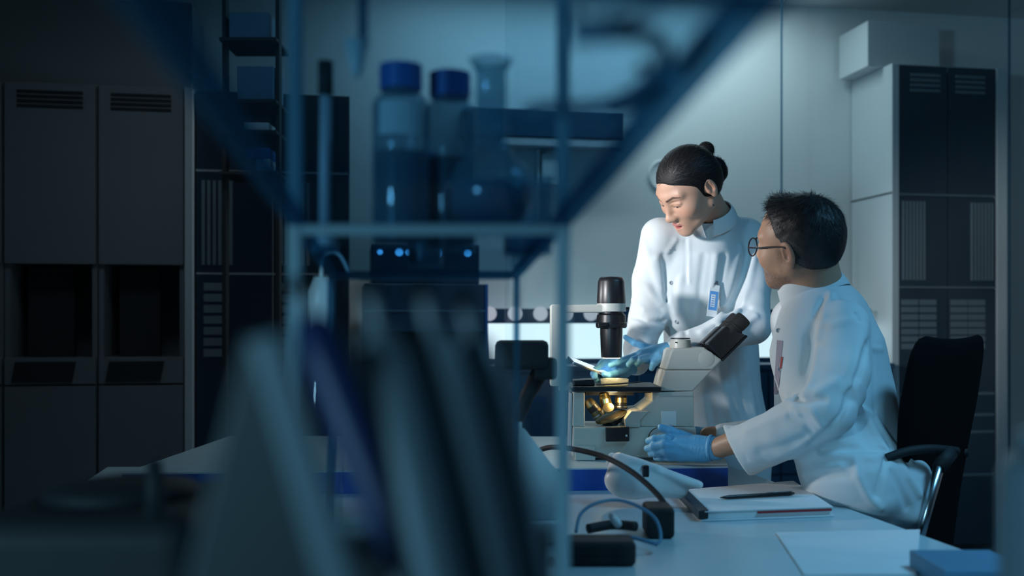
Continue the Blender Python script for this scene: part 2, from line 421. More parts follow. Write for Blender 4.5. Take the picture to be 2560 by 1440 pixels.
# left bank of cabinets
def left_unit(r0, r1, label):
    q0, q1 = 4.19, 4.59
    t = thing('wall_cabinet', Rm((r0+r1)/2, 4.4, 0), label, 'cabinet', 'grey cabinets on the dark left side')
    rbox(MB(), r0, r1, q0+0.30, q1, 0, 2.09).build('back_panel', M['cabg'], t)
    rbox(MB(), r0, r0+0.02, q0+0.012, q0+0.30, 0, 2.09).build('side_panel', M['cabg'], t)
    rbox(MB(), r1-0.02, r1, q0+0.012, q0+0.30, 0, 2.09).build('side_panel', M['cabg'], t)
    rbox(MB(), r0+0.02, r1-0.02, q0+0.012, q0+0.30, 2.06, 2.09).build('top_panel', M['cabg'], t)
    rbox(MB(), r0+0.02, r1-0.02, q0+0.012, q0+0.30, 1.375, 1.395).build('shelf', M['cabg'], t)
    d = rbox(MB(), r0+0.003, r1-0.003, q0-0.008, q0+0.012, 1.372, 2.085).build('door', M['cabg'], t, 0.002)
    vents(M['slot'], d, r0+0.05, r1-0.05, q0-0.009, 1.985, 2.06, 4)
    rbox(MB(), r0+0.02, r1-0.02, q0+0.04, q0+0.30, 0.985, 1.0).build('niche_shelf', M['cabg'], t)
    dg = rbox(MB(), r0+0.003, r1-0.003, q0-0.008, q0+0.04, 0.895, 1.0).build('drawer', M['cabg'], t, 0.002)
    a, b = r0+0.03, r1-0.09
    MB().prism([Rm(a, q0-0.014, 0.905), Rm(b, q0-0.014, 0.905), Rm(b, q0-0.004, 0.905), Rm(a, q0-0.004, 0.905)],
               [Rm(a+0.014, q0-0.014, 0.985), Rm(b+0.014, q0-0.014, 0.985), Rm(b+0.014, q0-0.004, 0.985), Rm(a+0.014, q0-0.004, 0.985)]).build('drawer_grip', M['slot'], dg)
    rbox(MB(), r0+0.003, r1-0.003, q0-0.008, q0+0.012, 0.08, 0.888).build('lower_door', M['cabg'], t, 0.002)
    rbox(MB(), r0+0.02, r1-0.02, q0+0.03, q0+0.06, 0, 0.08).build('plinth', M['slot'], t)
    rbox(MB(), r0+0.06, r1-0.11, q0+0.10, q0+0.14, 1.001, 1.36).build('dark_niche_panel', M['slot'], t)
    return t
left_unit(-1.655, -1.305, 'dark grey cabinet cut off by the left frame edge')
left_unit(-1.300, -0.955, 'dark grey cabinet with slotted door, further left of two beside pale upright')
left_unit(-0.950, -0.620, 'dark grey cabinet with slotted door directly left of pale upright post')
po = rbox(MB(), -0.617, -0.585, 4.175, 4.59, 0, 2.09).build('upright_panel', M['cabw'], None, 0.002)
tag(po, 'narrow pale upright end panel beside the dark left cabinets', 'panel')
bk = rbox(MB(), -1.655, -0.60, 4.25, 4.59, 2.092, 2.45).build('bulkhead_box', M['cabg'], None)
tag(bk, 'dark grey bulkhead box above the left cabinets', 'box')
sc = thing('smoked_cabinet', Rm(-0.27, 4.4, 0), 'dark smoked-door cabinet with vertical vent slats right of pale upright', 'cabinet')
rbox(MB(), -0.58, 0.04, 4.24, 4.59, 0, 2.09).build('body', M['slot'], sc)
for k in range(2):
    a = -0.578+0.31*k; b = a+0.303
    for z0, z1 in ((1.765, 2.08), (1.345, 1.755), (0.10, 1.335)):
        dr = rbox(MB(), a, b, 4.215, 4.24, z0, z1).build('door', M['smoke'], sc, 0.002)
        if 1.3 < z0 < 1.7: vents(M['slat'], dr, a+0.02, a+0.15, 4.213, 1.375, 1.72, 6, True)
        if z0 < 1:
            for i in range(7): rbox(MB(), a+0.03, a+0.12, 4.211, 4.217, 1.27-0.045*i, 1.302-0.045*i).build('drawer_front', M['slat'], dr)
    rbox(MB(), b+0.0005, b+0.004, 4.213, 4.24, 0.1, 1.755).build('door_edge', M['greyp'], sc)
rbox(MB(), -0.578, 0.035, 4.212, 4.24, 1.756, 1.764).build('cross_rail', M['greyp'], sc)
rbox(MB(), -0.578, 0.035, 4.212, 4.24, 1.336, 1.344).build('cross_rail', M['greyp'], sc)

# ================================================================ back bench with lit hood, discs, wall shelf
bb = thing('back_bench', Rm(1.5, 4.35, 0), 'low dark blue bench along the back wall behind the standing person', 'bench')
rbox(MB(), 0.06, 2.47, 4.13+0.02, 4.59, 0, 0.93).build('body', M['navy'], bb)
rbox(MB(), 0.06, 2.47, 4.135, 4.59, 0.93, 0.955).build('worktop', M['navy'], bb, 0.003)
for i in range(4):
    rbox(MB(), 0.07+0.6*i, 0.655+0.6*i, 4.135, 4.15, 0.47, 0.915).build('drawer', M['navy'], bb, 0.002)
    rbox(MB(), 0.07+0.6*i, 0.655+0.6*i, 4.135, 4.15, 0.10, 0.46).build('drawer', M['navy'], bb, 0.002)
hd = thing('light_box', Rm(1.6, 4.4, 0.955), 'long low light box glowing white on the back bench', 'light box')
rbox(MB(), 0.62, 2.46, 4.33, 4.42, 0.957, 0.978).build('lower_frame', M['navy'], hd)
rbox(MB(), 0.62, 2.46, 4.33, 4.42, 0.978, 1.135).build('lit_front', M['glow'], hd)
rbox(MB(), 0.62, 2.46, 4.32, 4.42, 1.135, 1.20).build('upper_frame', M['navy'], hd)
r = 0.645; i = 0
while r < 2.45:
    MB().lathe([(0.0, 0), (0.032, 0), (0.032, 0.010), (0.0, 0.010)], Rm(r, 4.322, 1.178), RM.to_3x3() @ Vector((0, -1, 0)), 24).build('round_disc', M['knob'], hd)
    r += 0.1145
ws = thing('wall_shelf', Rm(0.75, 4.4, 1.9), 'dark blue wall shelf with lit pale under-edge left of standing person', 'shelf')
rbox(MB(), 0.55, 1.30, 4.47, 4.595, 1.99, 2.115).build('shelf_box', M['navy'], ws, 0.003)
rbox(MB(), 0.72, 1.30, 4.475, 4.56, 1.945, 1.988).build('under_light', M['disc'], ws, 0.006)
di = thing('dispenser', Rm(0.98, 4.5, 1.6), 'small white wall dispenser under the blue wall shelf', 'dispenser')
rbox(MB(), 0.92, 1.005, 4.50, 4.598, 1.80, 1.92).build('body', M['white'], di, 0.006)
rbox(MB(), 0.92, 1.005, 4.495, 4.598, 1.775, 1.797).build('lower_lip', M['paper'], di, 0.003)
rbox(MB(), 0.90, 0.913, 4.52, 4.598, 1.55, 1.94).build('mounting_rail', M['white'], di, 0.002)
wd = MB().lathe([(0.0, 0), (0.068, 0), (0.076, 0.004), (0.076, 0.008), (0.070, 0.010), (0.066, 0.006), (0, 0.006)], Rm(1.535, 4.598, 1.845), RM.to_3x3() @ Vector((0, -1, 0)), 40).build('wall_disc', M['wall'], None, 0, True)
tag(wd, 'round pale wall disc half hidden behind the standing person\'s head', 'wall disc')

# laminar hood and shelf goods seen through the acrylic on the left
lh = thing('laminar_hood', Rm(0.38, 4.2, 0), 'dark blue laminar hood behind the acrylic enclosure', 'hood')
rbox(MB(), 0.10, 0.60, 4.14, 4.56, 1.10, 1.30).build('upper_body', M['navy'], lh, 0.004)
rbox(MB(), 0.10, 0.60, 4.132, 4.14, 1.185, 1.192).build('seam_strip', M['steel'], lh)
rbox(MB(), 0.600, 0.612, 4.13, 4.56, 0.957, 1.30).build('edge_strip', M['capblue'], lh)
rbox(MB(), 0.10, 0.60, 4.30, 4.56, 0.957, 1.098).build('lower_body', M['slot'], lh)
cu = thing('control_unit', Rm(0.36, 4.3, 1.301), 'dark blue control unit with blue indicator lights on the hood', 'control unit')
rbox(MB(), 0.13, 0.585, 4.20, 4.50, 1.3012, 1.47).build('housing', M['navy'], cu, 0.006)
for rr_, rad in ((0.165, 0.012), (0.245, 0.017), (0.285, 0.014), (0.40, 0.024), (0.535, 0.016)):
    MB().lathe([(0, 0), (rad, 0), (rad*0.8, 0.006), (0, 0.008)], Rm(rr_, 4.199, 1.435), RM.to_3x3() @ Vector((0, -1, 0)), 20).build('indicator_light', M['led'], cu, 0, True)
for (px0, px1, py0, py1, d, m, nm, lb) in (
        (572, 672, 30, 95, 3.6, 'steel', 'storage_box', 'pale blue box uppermost on the dim wall rack at upper left'),
        (592, 684, 165, 250, 3.6, 'steel', 'storage_box', 'blue grey box second from top on the dim wall rack'),
        (608, 672, 306, 326, 3.6, 'white', 'storage_box', 'thin white box third from top on the dim wall rack'),
        (616, 674, 370, 396, 3.6, 'capblue', 'storage_box', 'vivid blue flat box on the dim wall rack'),
        (640, 674, 397, 428, 3.6, 'white', 'storage_box', 'small white box under the vivid blue box')):
    o = MB().box(*pbox(px0, px1, py0, py1, d, 0.16)).build(nm, M[m], None, 0.004); tag(o, lb, 'box')
rk = thing('wall_rack', P(630, 800, 3.7), 'dark open rack holding boxes at the upper left', 'rack')
for px in (556, 690):
    a = P(px-5, 60, 3.6); MB().box((a.x, 3.62, 0), (P(px+5, 60, 3.6).x, 3.66, 2.42)).build('post', M['slot'], rk)
for py in (96.5, 251.5, 327.5, 429.5):
    a = P(552, py+8, 3.6); b = P(694, py, 3.6); MB().box((a.x, 3.58, a.z), (b.x, 3.80, b.z)).build('shelf', M['slot'], rk)

# ================================================================ benches
ZT = 0.70; ZP = 0.76
A = G(1980, 1220, ZT); B = G(2480, 1400, ZT); dv = (B-A).normalized()
Lr = G(150, 1246, ZT)
tr0 = A - dv*0.42; tr1 = A + dv*2.32; tl0 = Vector((Lr.x, tr0.y, ZT)) ; tl0 = Lr - dv*0.55; tl1 = Lr + dv*2.05
nb = thing('lab_bench', ((tr0+tl1)/2).to_3d()*1.0, 'large white lab bench in the foreground with equipment on it', 'bench')
nb.location.z = 0
zt = lambda v, z: Vector((v.x, v.y, z))
MB().prism([zt(v, ZT-0.04) for v in (tl1, tr1, tr0, tl0)], [zt(v, ZT) for v in (tl1, tr1, tr0, tl0)]).build('worktop', M['desk'], nb, 0.003)
for v in (tr0, tl0, tr1, tl1):
    c = (tr0+tl0+tr1+tl1)/4; q = v+(c-v).normalized()*0.14
    MB().box((q.x-0.03, q.y-0.03, 0), (q.x+0.03, q.y+0.03, ZT-0.04)).build('leg', M['greyp'], nb, 0.003)
pf = [G(305, 1183, ZP), G(1820, 1166, ZP)]
pb = [G(575, 1090, ZP), G(1790, 1092, ZP)]
pt = thing('raised_platform', zt((pf[0]+pf[1])/2, ZT), 'long white platform with vivid blue front edge carrying the microscope', 'platform')
poly = [pf[0], pf[1], pb[1], pb[0]]
MB().prism([zt(v, ZT+0.0005) for v in poly], [zt(v, ZP-0.004) for v in poly]).build('blue_body', M['blue'], pt)
MB().prism([zt(v, ZP-0.004) for v in poly], [zt(v, ZP) for v in poly]).build('white_top', M['desk'], pt)
# ================================================================ inverted microscope
DS = 2.76                                              # its near face
def spoly(pts, d0, d1):
    a = [P(x, y, DS) for x, y in pts]
    return MB().prism([Vector((v.x, d0, v.z)) for v in a], [Vector((v.x, d1, v.z)) for v in a])
ms = thing('microscope', (P(1590, 1157, DS).x, DS+0.09, ZP), 'cream inverted microscope with black eyepieces on the raised platform', 'microscope')
zpy = CY+(CAMH-ZP-0.001)*F/DS                           # pixel row of the platform at its near face
mid = DS+0.085
base = spoly([(1431, zpy-6), (1433, 1068), (1740, 1068), (1743, zpy-6)], DS, DS+0.17).build('base', M['scope'], ms, 0.004)
for x0, x1 in ((1437, 1488), (1690, 1740)):
    spoly([(x0, zpy), (x0, 1115), (x1, 1115), (x1, zpy)], DS-0.008, DS+0.178).build('foot', M['scope'], ms, 0.003)
spoly([(1432, 1068), (1434, 981), (1462, 981), (1463, 1068)], DS+0.005, DS+0.165).build('left_pillar', M['scope'], ms, 0.003)
spoly([(1424, 1130), (1428, 985), (1431.5, 985), (1430, 1130)], DS+0.03, DS+0.13).build('side_cover', M['white'], ms)
spoly([(1566, 1068), (1561, 1048), (1577, 1028), (1602, 1025), (1630, 1003), (1630, 981), (1648, 981), (1736, 979), (1738, 1068)], DS+0.01, DS+0.16).build('arm', M['scope'], ms, 0.004)
spoly([(1563, 1068), (1561, 1048), (1577, 1028), (1622, 1028), (1600, 1050), (1600, 1068)], DS-0.004, DS+0.008).build('nosepiece_block', M['scope'], ms, 0.002)
hd2 = spoly([(1649, 979), (1663, 926), (1784, 926), (1735, 979)], DS+0.015, DS+0.155).build('neck', M['scope'], ms, 0.004)
head_ = spoly([(1663.5, 925), (1679, 877), (1686, 872), (1763, 869), (1808, 900), (1784.5, 925)], DS+0.012, DS+0.158).build('viewing_head', M['scope'], ms, 0.005)
a = P(1768, 897, DS); MB().lathe([(0, 0), (0.022, 0), (0.022, 0.001), (0.021, 0.0015), (0, 0.0015)], (a.x, DS+0.0122, a.z), (0, -1, 0), 32).build('pivot_disc', M['scope'], head_, 0, 'auto')
a = P(1714, 874, DS); z1 = P(1714, 849, DS).z
MB().lathe([(0, 0), (0.0315, 0), (0.029, z1-a.z-0.002), (0.0285, z1-a.z), (0, z1-a.z)], (a.x, mid, a.z-0.002), (0, 0, 1), 32).build('camera_port', M['scope'], head_, 0, 'auto')
MB().lathe([(0, 0), (0.0275, 0), (0.0275, 0.003), (0, 0.003)], (a.x, mid, z1+0.0002), (0, 0, 1), 32).build('port_cap', M['black'], head_)
a = P(1698, 857, DS); MB().lathe([(0, 0), (0.0018, 0), (0.0018, 0.003), (0, 0.003)], (a.x, mid-0.027, a.z), (0, -1, 0), 10).build('set_screw', M['black'], head_)
spoly([(1649, 992), (1649, 990), (1736, 990), (1736, 992)], DS+0.0085, DS+0.012).build('seam_line', M['greyp'], ms)
spoly([(1654, 1066), (1654, 1029), (1692, 1029), (1692, 1066)], DS+0.0075, DS+0.0098).build('label_plate', M['white'], ms, 0.001)
# eyepieces
for off in (0.030, 0.108):
    e0, e1 = P(1787, 880, DS), P(1834, 833, DS); ax = (e1-e0).normalized(); sd = Vector((0, 1, 0)); up = ax.cross(sd)
    e0.y = e1.y = DS+off
    wv = 0.0305
    tb = thing_parent = MB().prism([e0+up*wv+sd*-0.021, e0-up*wv*0.96+sd*-0.021, e0-up*wv*0.96+sd*0.021, e0+up*wv+sd*0.021],
                [e1+ax*0.0+up*wv*0.93-sd*0.021, e1+ax*0.022-up*wv-sd*0.021, e1+ax*0.022-up*wv+sd*0.021, e1+up*wv*0.93+sd*0.021]).build('eyepiece_tube', M['black'], ms, 0.005)
    MB().prism([e0-up*(wv*0.96+0.001)+sd*-0.015, e0-up*(wv+0.007)+sd*-0.015, e0-up*(wv+0.007)+sd*0.015, e0-up*(wv*0.96+0.001)+sd*0.015],
               [e1+ax*0.024-up*(wv+0.001)-sd*0.015, e1+ax*0.024-up*(wv+0.007)-sd*0.015, e1+ax*0.024-up*(wv+0.007)+sd*0.015, e1+ax*0.024-up*(wv+0.001)+sd*0.015]).build('slide_rail', M['rubber'], tb, 0.001)
    c0 = e1+up*0.004
    MB().lathe([(0, -0.004), (0.0225, -0.004), (0.0225, 0.014), (0.025, 0.015), (0.025, 0.021), (0.0225, 0.022), (0.0225, 0.028), (0.0235, 0.029), (0.0235, 0.050), (0.0215, 0.056), (0.019, 0.057), (0.016, 0.052), (0, 0.052)], c0, ax, 32).build('eyepiece', M['rubber'], tb, 0, 'auto')
# stage
spoly([(1430, 979), (1428, 972), (1431, 966), (1652, 966), (1652, 980)], DS-0.012, DS+0.185).build('stage', M['black'], ms, 0.003)
spoly([(1600, 984), (1590, 980.5), (1650, 980.5), (1648, 984)], DS+0.02, DS+0.14).build('stage_bracket', M['black'], ms)
spoly([(1468, 992), (1468, 980.5), (1590, 980.5), (1590, 992)], DS+0.05, DS+0.15).build('stage_underplate', M['black'], ms, 0.002)
spoly([(1436, 965.5), (1434, 952), (1487, 949), (1489, 965.5)], DS+0.02, DS+0.09).build('slide_holder', M['black'], ms, 0.003)
MB().tube([P(1490, 962, DS-0.002), P(1540, 960, DS-0.004), P(1604, 955, DS-0.003)], [0.0022, 0.002, 0.0015], 8).build('stage_clip', M['black'], ms, 0, True)
dsh = thing('petri_dish', (P(1540, 965, DS).x, DS+0.04, P(1540, 965, DS).z+0.001), 'clear round dish glowing cream under the condenser on the stage', 'dish')
dc = Vector((P(1540, 965, DS).x, DS+0.04, P(1540, 965.5, DS).z+0.0005)); hh = P(0, 949, DS).z-P(0, 965, DS).z
MB().lathe([(0, 0), (0.039, 0), (0.040, hh), (0.0385, hh), (0.0375, 0.002), (0, 0.002)], dc, (0, 0, 1), 40).build('dish_wall', M['dish'], dsh, 0, 'auto')
MB().lathe([(0, 0.0022), (0.037, 0.0022), (0.037, 0.011), (0, 0.011)], dc, (0, 0, 1), 40).build('culture_medium', M['dish'], dsh, 0, 'auto')
# illuminator column, arm, lamp house and condenser
spoly([(1378, 969), (1378, 762), (1384, 760), (1412, 760), (1412, 969)], mid-0.026, mid+0.026).build('lamp_post', M['scope'], ms, 0.004)
spoly([(1401, 969.2), (1401, 981), (1436, 981), (1436, 969.2)], mid-0.02, mid+0.02).build('post_foot', M['scope'], ms)
spoly([(1412.2, 781), (1412.2, 762), (1500, 760), (1530, 760), (1530, 781)], mid-0.03, mid+0.03).build('lamp_arm', M['scope'], ms, 0.004)
lx = P(1535, 770, DS).x
za = lambda y: CAMH+(CY-y)/F*mid
LA = lambda prof, nm, m, y: MB().lathe(prof, (lx+0.001, mid, za(y)), (0, 0, 1), 40).build(nm, m, ms, 0, 'auto')
s_ = mid/F
LA([(0, 0), (36.5*s_, 0), (36.5*s_, 20*s_), (0, 20*s_)], 'arm_ring', M['scope'], 779)
LA([(0, 0), (35.5*s_, 0), (36*s_, 6*s_), (33.5*s_, 55*s_), (30*s_, 64*s_), (25*s_, 67*s_), (0, 68*s_)], 'lamp_house', M['black'], 759)
LA([(0, 0), (36*s_, 0), (39*s_, 4*s_), (39*s_, 12*s_), (37*s_, 14*s_), (36*s_, 32*s_), (30*s_, 36*s_), (30*s_, 42*s_), (0, 42*s_)], 'condenser_ring', M['black'], 820)
LA([(0, 0), (25*s_, 0), (26*s_, 3*s_), (28*s_, 60*s_), (28*s_, 74*s_), (0, 74*s_)], 'condenser_tube', M['black'], 894)
LA([(0, 0), (22*s_, 0), (22*s_, 1*s_), (0, 1*s_)], 'lamp_lens', M['warm'], 895.3)
a = P(1572, 770, DS); MB().lathe([(0, 0), (0.004, 0), (0.004, 0.013), (0, 0.013)], (a.x-0.002, mid, a.z), (1, 0, 0), 16).build('lamp_knob', M['black'], ms)
spoly([(1499, 818), (1499, 808), (1523, 806), (1523, 815)], mid-0.048, mid-0.036).build('filter_lever', M['black'], ms, 0.001)
light('microscope_lamp', 'SPOT', (lx, mid, za(897)), (lx, mid, 0), 4.5, (1.0, 0.80, 0.46), spot_size=math.radians(80), spot_blend=0.8, shadow_soft_size=0.02)
light('under_stage_fill', 'POINT', (lx-0.002, mid-0.075, za(996)), (lx, mid, 0), 0.32, (1.0, 0.72, 0.32), shadow_soft_size=0.012)  # added warm fill under the stage, no lamp part there
# nosepiece and objectives
tc = P(1528, 1042, DS+0.06); tn = Vector((-0.34, -0.10, 0.93)).normalized()
tu = MB().lathe([(0, -0.006), (0.040, -0.006), (0.046, -0.003), (0.047, 0.001), (0.045, 0.004), (0.030, 0.006), (0, 0.007)], tc, tn, 40).build('nosepiece_turret', M['bronze'], ms, 0, 'auto')
MB().lathe([(0, -0.022), (0.024, -0.021), (0.036, -0.0062), (0, -0.0062)], tc, tn, 28).build('turret_hub', M['black'], tu, 0, 'auto')
cp = P(1521, 1021, DS+0.012); MB().lathe([(0, 0), (0.0165, 0), (0.0170, 0.003), (0.0150, 0.005), (0, 0.0055)], cp, (-0.12, -0.80, 0.62), 28).build('turret_cap', M['bronze'], tu, 0, 'auto')
for (ex, ey, sc_, mm, st) in ((1468, 1000, 1.05, 'bronze', P(1499, 1040, DS+0.040)), (1509, 981, 1.05, 'brass', P(1519, 1028, DS+0.050)), (1552, 981, 1.12, 'black', P(1552, 1022, DS+0.070))):
    en = P(ex, ey, DS+{1468: 0.036, 1509: 0.055, 1552: 0.075}[ex]); ax = (en-st); L = ax.length; ax.normalize(); rr = 0.0150*sc_
    ob = MB().lathe([(0, 0), (rr*1.12, 0), (rr*1.12, L*0.20), (rr, L*0.22), (rr, L*0.80), (rr*0.93, L*0.83), (rr*0.88, L*0.93), (rr*0.6, L), (0, L)], st, ax, 28).build('objective', M[mm], ms, 0, 'auto')
    MB().lathe([(rr*1.0, L*0.36), (rr*1.045, L*0.37), (rr*1.045, L*0.66), (rr*1.0, L*0.67)], st, ax, 28).build('grip_band', M['black'] if ex == 1468 else M['brass'], ob, 0, 'auto')
    MB().lathe([(rr*1.10, L*0.08), (rr*1.15, L*0.085), (rr*1.15, L*0.15), (rr*1.10, L*0.155)], st, ax, 28).build('mount_ring', M['chrome'], ob, 0, 'auto')
a = P(1530, 1068, mid); MB().lathe([(0, 0), (0.017, 0), (0.017, 0.020), (0, 0.020)], (a.x, mid, a.z), (0, 0, 1), 24).build('turret_stem', M['black'], ms, 0, 'auto')
fb = spoly([(1514, 1103), (1513, 1068), (1572, 1066), (1572, 1102)], DS-0.014, DS-0.0005).build('filter_slider', M['black'], ms, 0.002)
a = P(1566, 1089, DS-0.015); MB().lathe([(0, 0), (0.003, 0), (0.003, 0.003), (0, 0.003)], a, (0, -1, 0), 10).build('slider_screw', M['white'], fb)
kc = P(1648, 1096, DS)
kn = MB().lathe([(0, 0), (0.030, 0), (0.031, 0.002), (0.031, 0.018), (0.029, 0.020), (0.019, 0.020), (0.018, 0.036), (0.016, 0.038), (0, 0.038)], (kc.x, DS-0.0005, kc.z), (0, -1, 0), 36).build('focus_knob', M['greyp'], ms, 0, 'auto')
MB().lathe([(0.0300, 0.004), (0.0318, 0.005), (0.0318, 0.015), (0.0300, 0.016)], (kc.x, DS-0.0005, kc.z), (0, -1, 0), 36).build('knob_grip', M['rubber'], kn)

# ================================================================ things on the bench
def bez(pts, n=8):
    pts = [Vector(p) for p in pts]; out = []
    for i in range(len(pts)-1):
        p0, p1, p2, p3 = pts[max(i-1, 0)], pts[i], pts[i+1], pts[min(i+2, len(pts)-1)]
        for k in range(n):
            t = k/n; out.append(0.5*((2*p1)+(p2-p0)*t+(2*p0-5*p1+4*p2-p3)*t*t+(3*p1-p0-3*p2+p3)*t**3))
    return out+[pts[-1]]
# notebook
nk = [G(1697, 1247, ZT), G(1752, 1305, ZT), G(2086, 1292, ZT), G(1985, 1223, ZT)]
nt_ = thing('notebook', nk[0], 'open notebook with black spine lying on the white bench', 'notebook')
ins = lambda q, f: [v+((sum(q, Vector())/4)-v)*f for v in q]
def slab(q, z0, z1): return MB().prism([zt(v, z0) for v in q], [zt(v, z1) for v in q])
slab(nk, ZT+0.0005, ZT+0.004).build('cover', M['white'], nt_, 0.001)
slab(ins(nk, 0.03), ZT+0.004, ZT+0.020).build('page_block', M['paper'], nt_, 0.001)
slab(ins(nk, 0.015), ZT+0.0205, ZT+0.023).build('top_page', M['paper'], nt_)
e1_ = nk[0]; e2_ = nk[1]; sdv = (nk[3]-nk[0]).normalized()
slab([e1_-sdv*0.006, e2_-sdv*0.006, e2_+sdv*0.022, e1_+sdv*0.022], ZT+0.0045, ZT+0.026).build('spine', M['black'], nt_, 0.003)
fr = [nk[1]+(nk[2]-nk[1])*0.42, nk[2]-(nk[2]-nk[1])*0.02]; nv = Vector((0, -1, 0))
MB().prism([zt(fr[0]+nv*0.001, ZT+0.014), zt(fr[1]+nv*0.001, ZT+0.014), zt(fr[1]-nv*0.006, ZT+0.014), zt(fr[0]-nv*0.006, ZT+0.014)],
           [zt(fr[0]+nv*0.001, ZT+0.018), zt(fr[1]+nv*0.001, ZT+0.018), zt(fr[1]-nv*0.006, ZT+0.018), zt(fr[0]-nv*0.006, ZT+0.018)]).build('red_edge', M['red'], nt_)
pz = ZT+0.0285
pa, pe = zt(G(1800, 1250, ZT+0.023), pz), zt(G(1985, 1239, ZT+0.023), pz)
pn = thing('pen', pa, 'black pen lying across the open notebook', 'pen')
MB().tube([pa, pa+(pe-pa)*0.06, pa+(pe-pa)*0.12, pe-(pe-pa)*0.06, pe], [0.001, 0.0035, 0.005, 0.005, 0.003], 12).build('barrel', M['black'], pn, 0, True)
MB().tube([pa+(pe-pa)*0.62+Vector((0, 0, 0.0055)), pe-(pe-pa)*0.03+Vector((0, 0, 0.0055))], 0.0012, 6).build('clip', M['chrome'], pn, 0, True)
# pipette controller lying on the bench
pc = thing('pipette_controller', G(1600, 1250, ZT), 'white pistol-grip pipette controller lying on the bench before the microscope', 'pipette controller')
s = Sdf(); b0 = P(1548, 1158, 2.42); b1 = P(1748, 1212, 2.36)
s.cone(b0, P(1640, 1186, 2.39), 0.026, 0.022, 0.01).cone(P(1640, 1186, 2.39), b1, 0.022, 0.010, 0.01)
g0 = P(1545, 1175, 2.42); g1 = P(1560, 1222, 2.40)
s.ell(P(1575, 1200, 2.40), (0.062, 0.036, 0.046), 0.02).cone(P(1600, 1215, 2.39), P(1700, 1228, 2.38), 0.026, 0.018, 0.02)
for px_, py_ in ((1535, 1160), (1545, 1135)): pass
sdf_mesh('housing', s, (0.16, 2.28, 0.69), (0.52, 2.50, 0.88), 0.004, M['white'], pc)
h_ = hit(s, 1614, 1178); MB().box((h_.x-0.008, h_.y-0.006, h_.z-0.014), (h_.x+0.008, h_.y+0.012, h_.z+0.014)).build('trigger', M['black'], pc, 0.003)
MB().lathe([(0, 0), (0.017, 0), (0.020, 0.004), (0.020, 0.03), (0, 0.03)], P(1520, 1150, 2.43), (b1-b0), 20).build('end_cap', M['paper'], pc, 0, 'auto')
# dark cable arching over the bench
cb = MB().tube(bez([P(1352, 1124, 2.45), P(1380, 1118, 2.42), P(1430, 1122, 2.36), P(1510, 1142, 2.30), P(1580, 1180, 2.22), P(1640, 1232, 2.15), P(1672, 1276, 2.10)]), 0.0065, 10)
ct = thing('cable_lead', G(1660, 1292, ZT), 'thick black cable lead arching from behind glass post to bench', 'cable')
cb.build('cable', M['rubber'], ct, 0, True)
MB().box((lambda a, b: (a.x, 2.04, ZT+0.001))(P(1612, 1292, 2.08), 0), (P(1680, 1260, 2.08).x, 2.13, P(1680, 1262, 2.08).z)).build('plug', M['rubber'], ct, 0.008)
# safety goggles
gg = thing('safety_goggles', G(1540, 1365, ZT), 'clear safety goggles with dark frame lying on the bench', 'goggles')
dg = 1.98
lensc = P(1520, 1300, dg)
arc = [P(1440, 1330, dg-0.06), P(1452, 1285, dg-0.02), P(1490, 1258, dg), P(1545, 1250, dg+0.02), P(1600, 1268, dg), P(1640, 1300, dg-0.03), P(1652, 1345, dg-0.06), P(1640, 1362, dg-0.08)]
MB().tube(bez(arc), 0.0035, 8).build('rim', M['steel'], gg, 0, True)
lo_ = [P(1448, 1340, dg-0.07), P(1500, 1348, dg-0.07), P(1560, 1340, dg-0.07), P(1640, 1360, dg-0.08)]
MB().tube(bez(lo_), 0.004, 8).build('lower_rim', M['steel'], gg, 0, True)
n_ = 9; up_ = bez(arc[1:7], 4); lw_ = bez(lo_, 8); vs = []; fs = []
for i in range(21):
    a = up_[min(int(i/20*(len(up_)-1)), len(up_)-1)]; b = lw_[min(int(i/20*(len(lw_)-1)), len(lw_)-1)]
    for k in range(5): vs.append(a.lerp(b, k/4)+Vector((0, -0.012*math.sin(k/4*math.pi), 0)))
for i in range(20):
    for k in range(4): fs.append((i*5+k, i*5+k+1, (i+1)*5+k+1, (i+1)*5+k))
MB().add(vs, fs).build('lens', M['glass'], gg, 0, True)
sx = P(1538, 1282, dg-0.02); MB().tube([P(1530, 1290, dg), P(1545, 1310, dg-0.05)], 0.008, 10).build('nose_bridge', M['white'], gg, 0, True)
MB().tube(bez([P(1470, 1322, dg+0.06), P(1530, 1312, dg+0.08), P(1590, 1316, dg+0.05)]), 0.010, 10).build('strap', M['rubber'], gg, 0, True)
bk_ = thing('black_case', G(1510, 1412, ZT), 'small black case lying in front of the goggles', 'case')
a = G(1420, 1412, ZT); b = G(1588, 1412, ZT)
MB().box((a.x, a.y-0.02, ZT+0.001), (b.x, a.y+0.055, ZT+0.046)).build('body', M['rubber'], bk_, 0.008)
MB().box((a.x+0.01, a.y-0.021, ZT+0.024), (b.x-0.01, a.y-0.0195, ZT+0.026)).build('lid_line', M['slot'], bk_)
# papers and boxes at the lower right
ppq = [G(1940, 1335, ZT), G(2010, 1440, ZT), G(2290, 1440, ZT), G(2300, 1328, ZT)]
pp = slab(ppq, ZT+0.0005, ZT+0.004).build('paper_sheet', M['paper'], None); tag(pp, 'white paper sheets lying near the bench corner at lower right', 'paper')
a = G(2295, 1440, ZT); b = G(2480, 1440, ZT)
bx2 = MB().box((a.x+0.004, a.y-0.10, ZT+0.0005), (b.x+0.02, a.y+0.05, ZT+0.035)).build('blue_box', M['steel'], None, 0.003)
tag(bx2, 'flat blue box beside the paper at the bench corner', 'box')
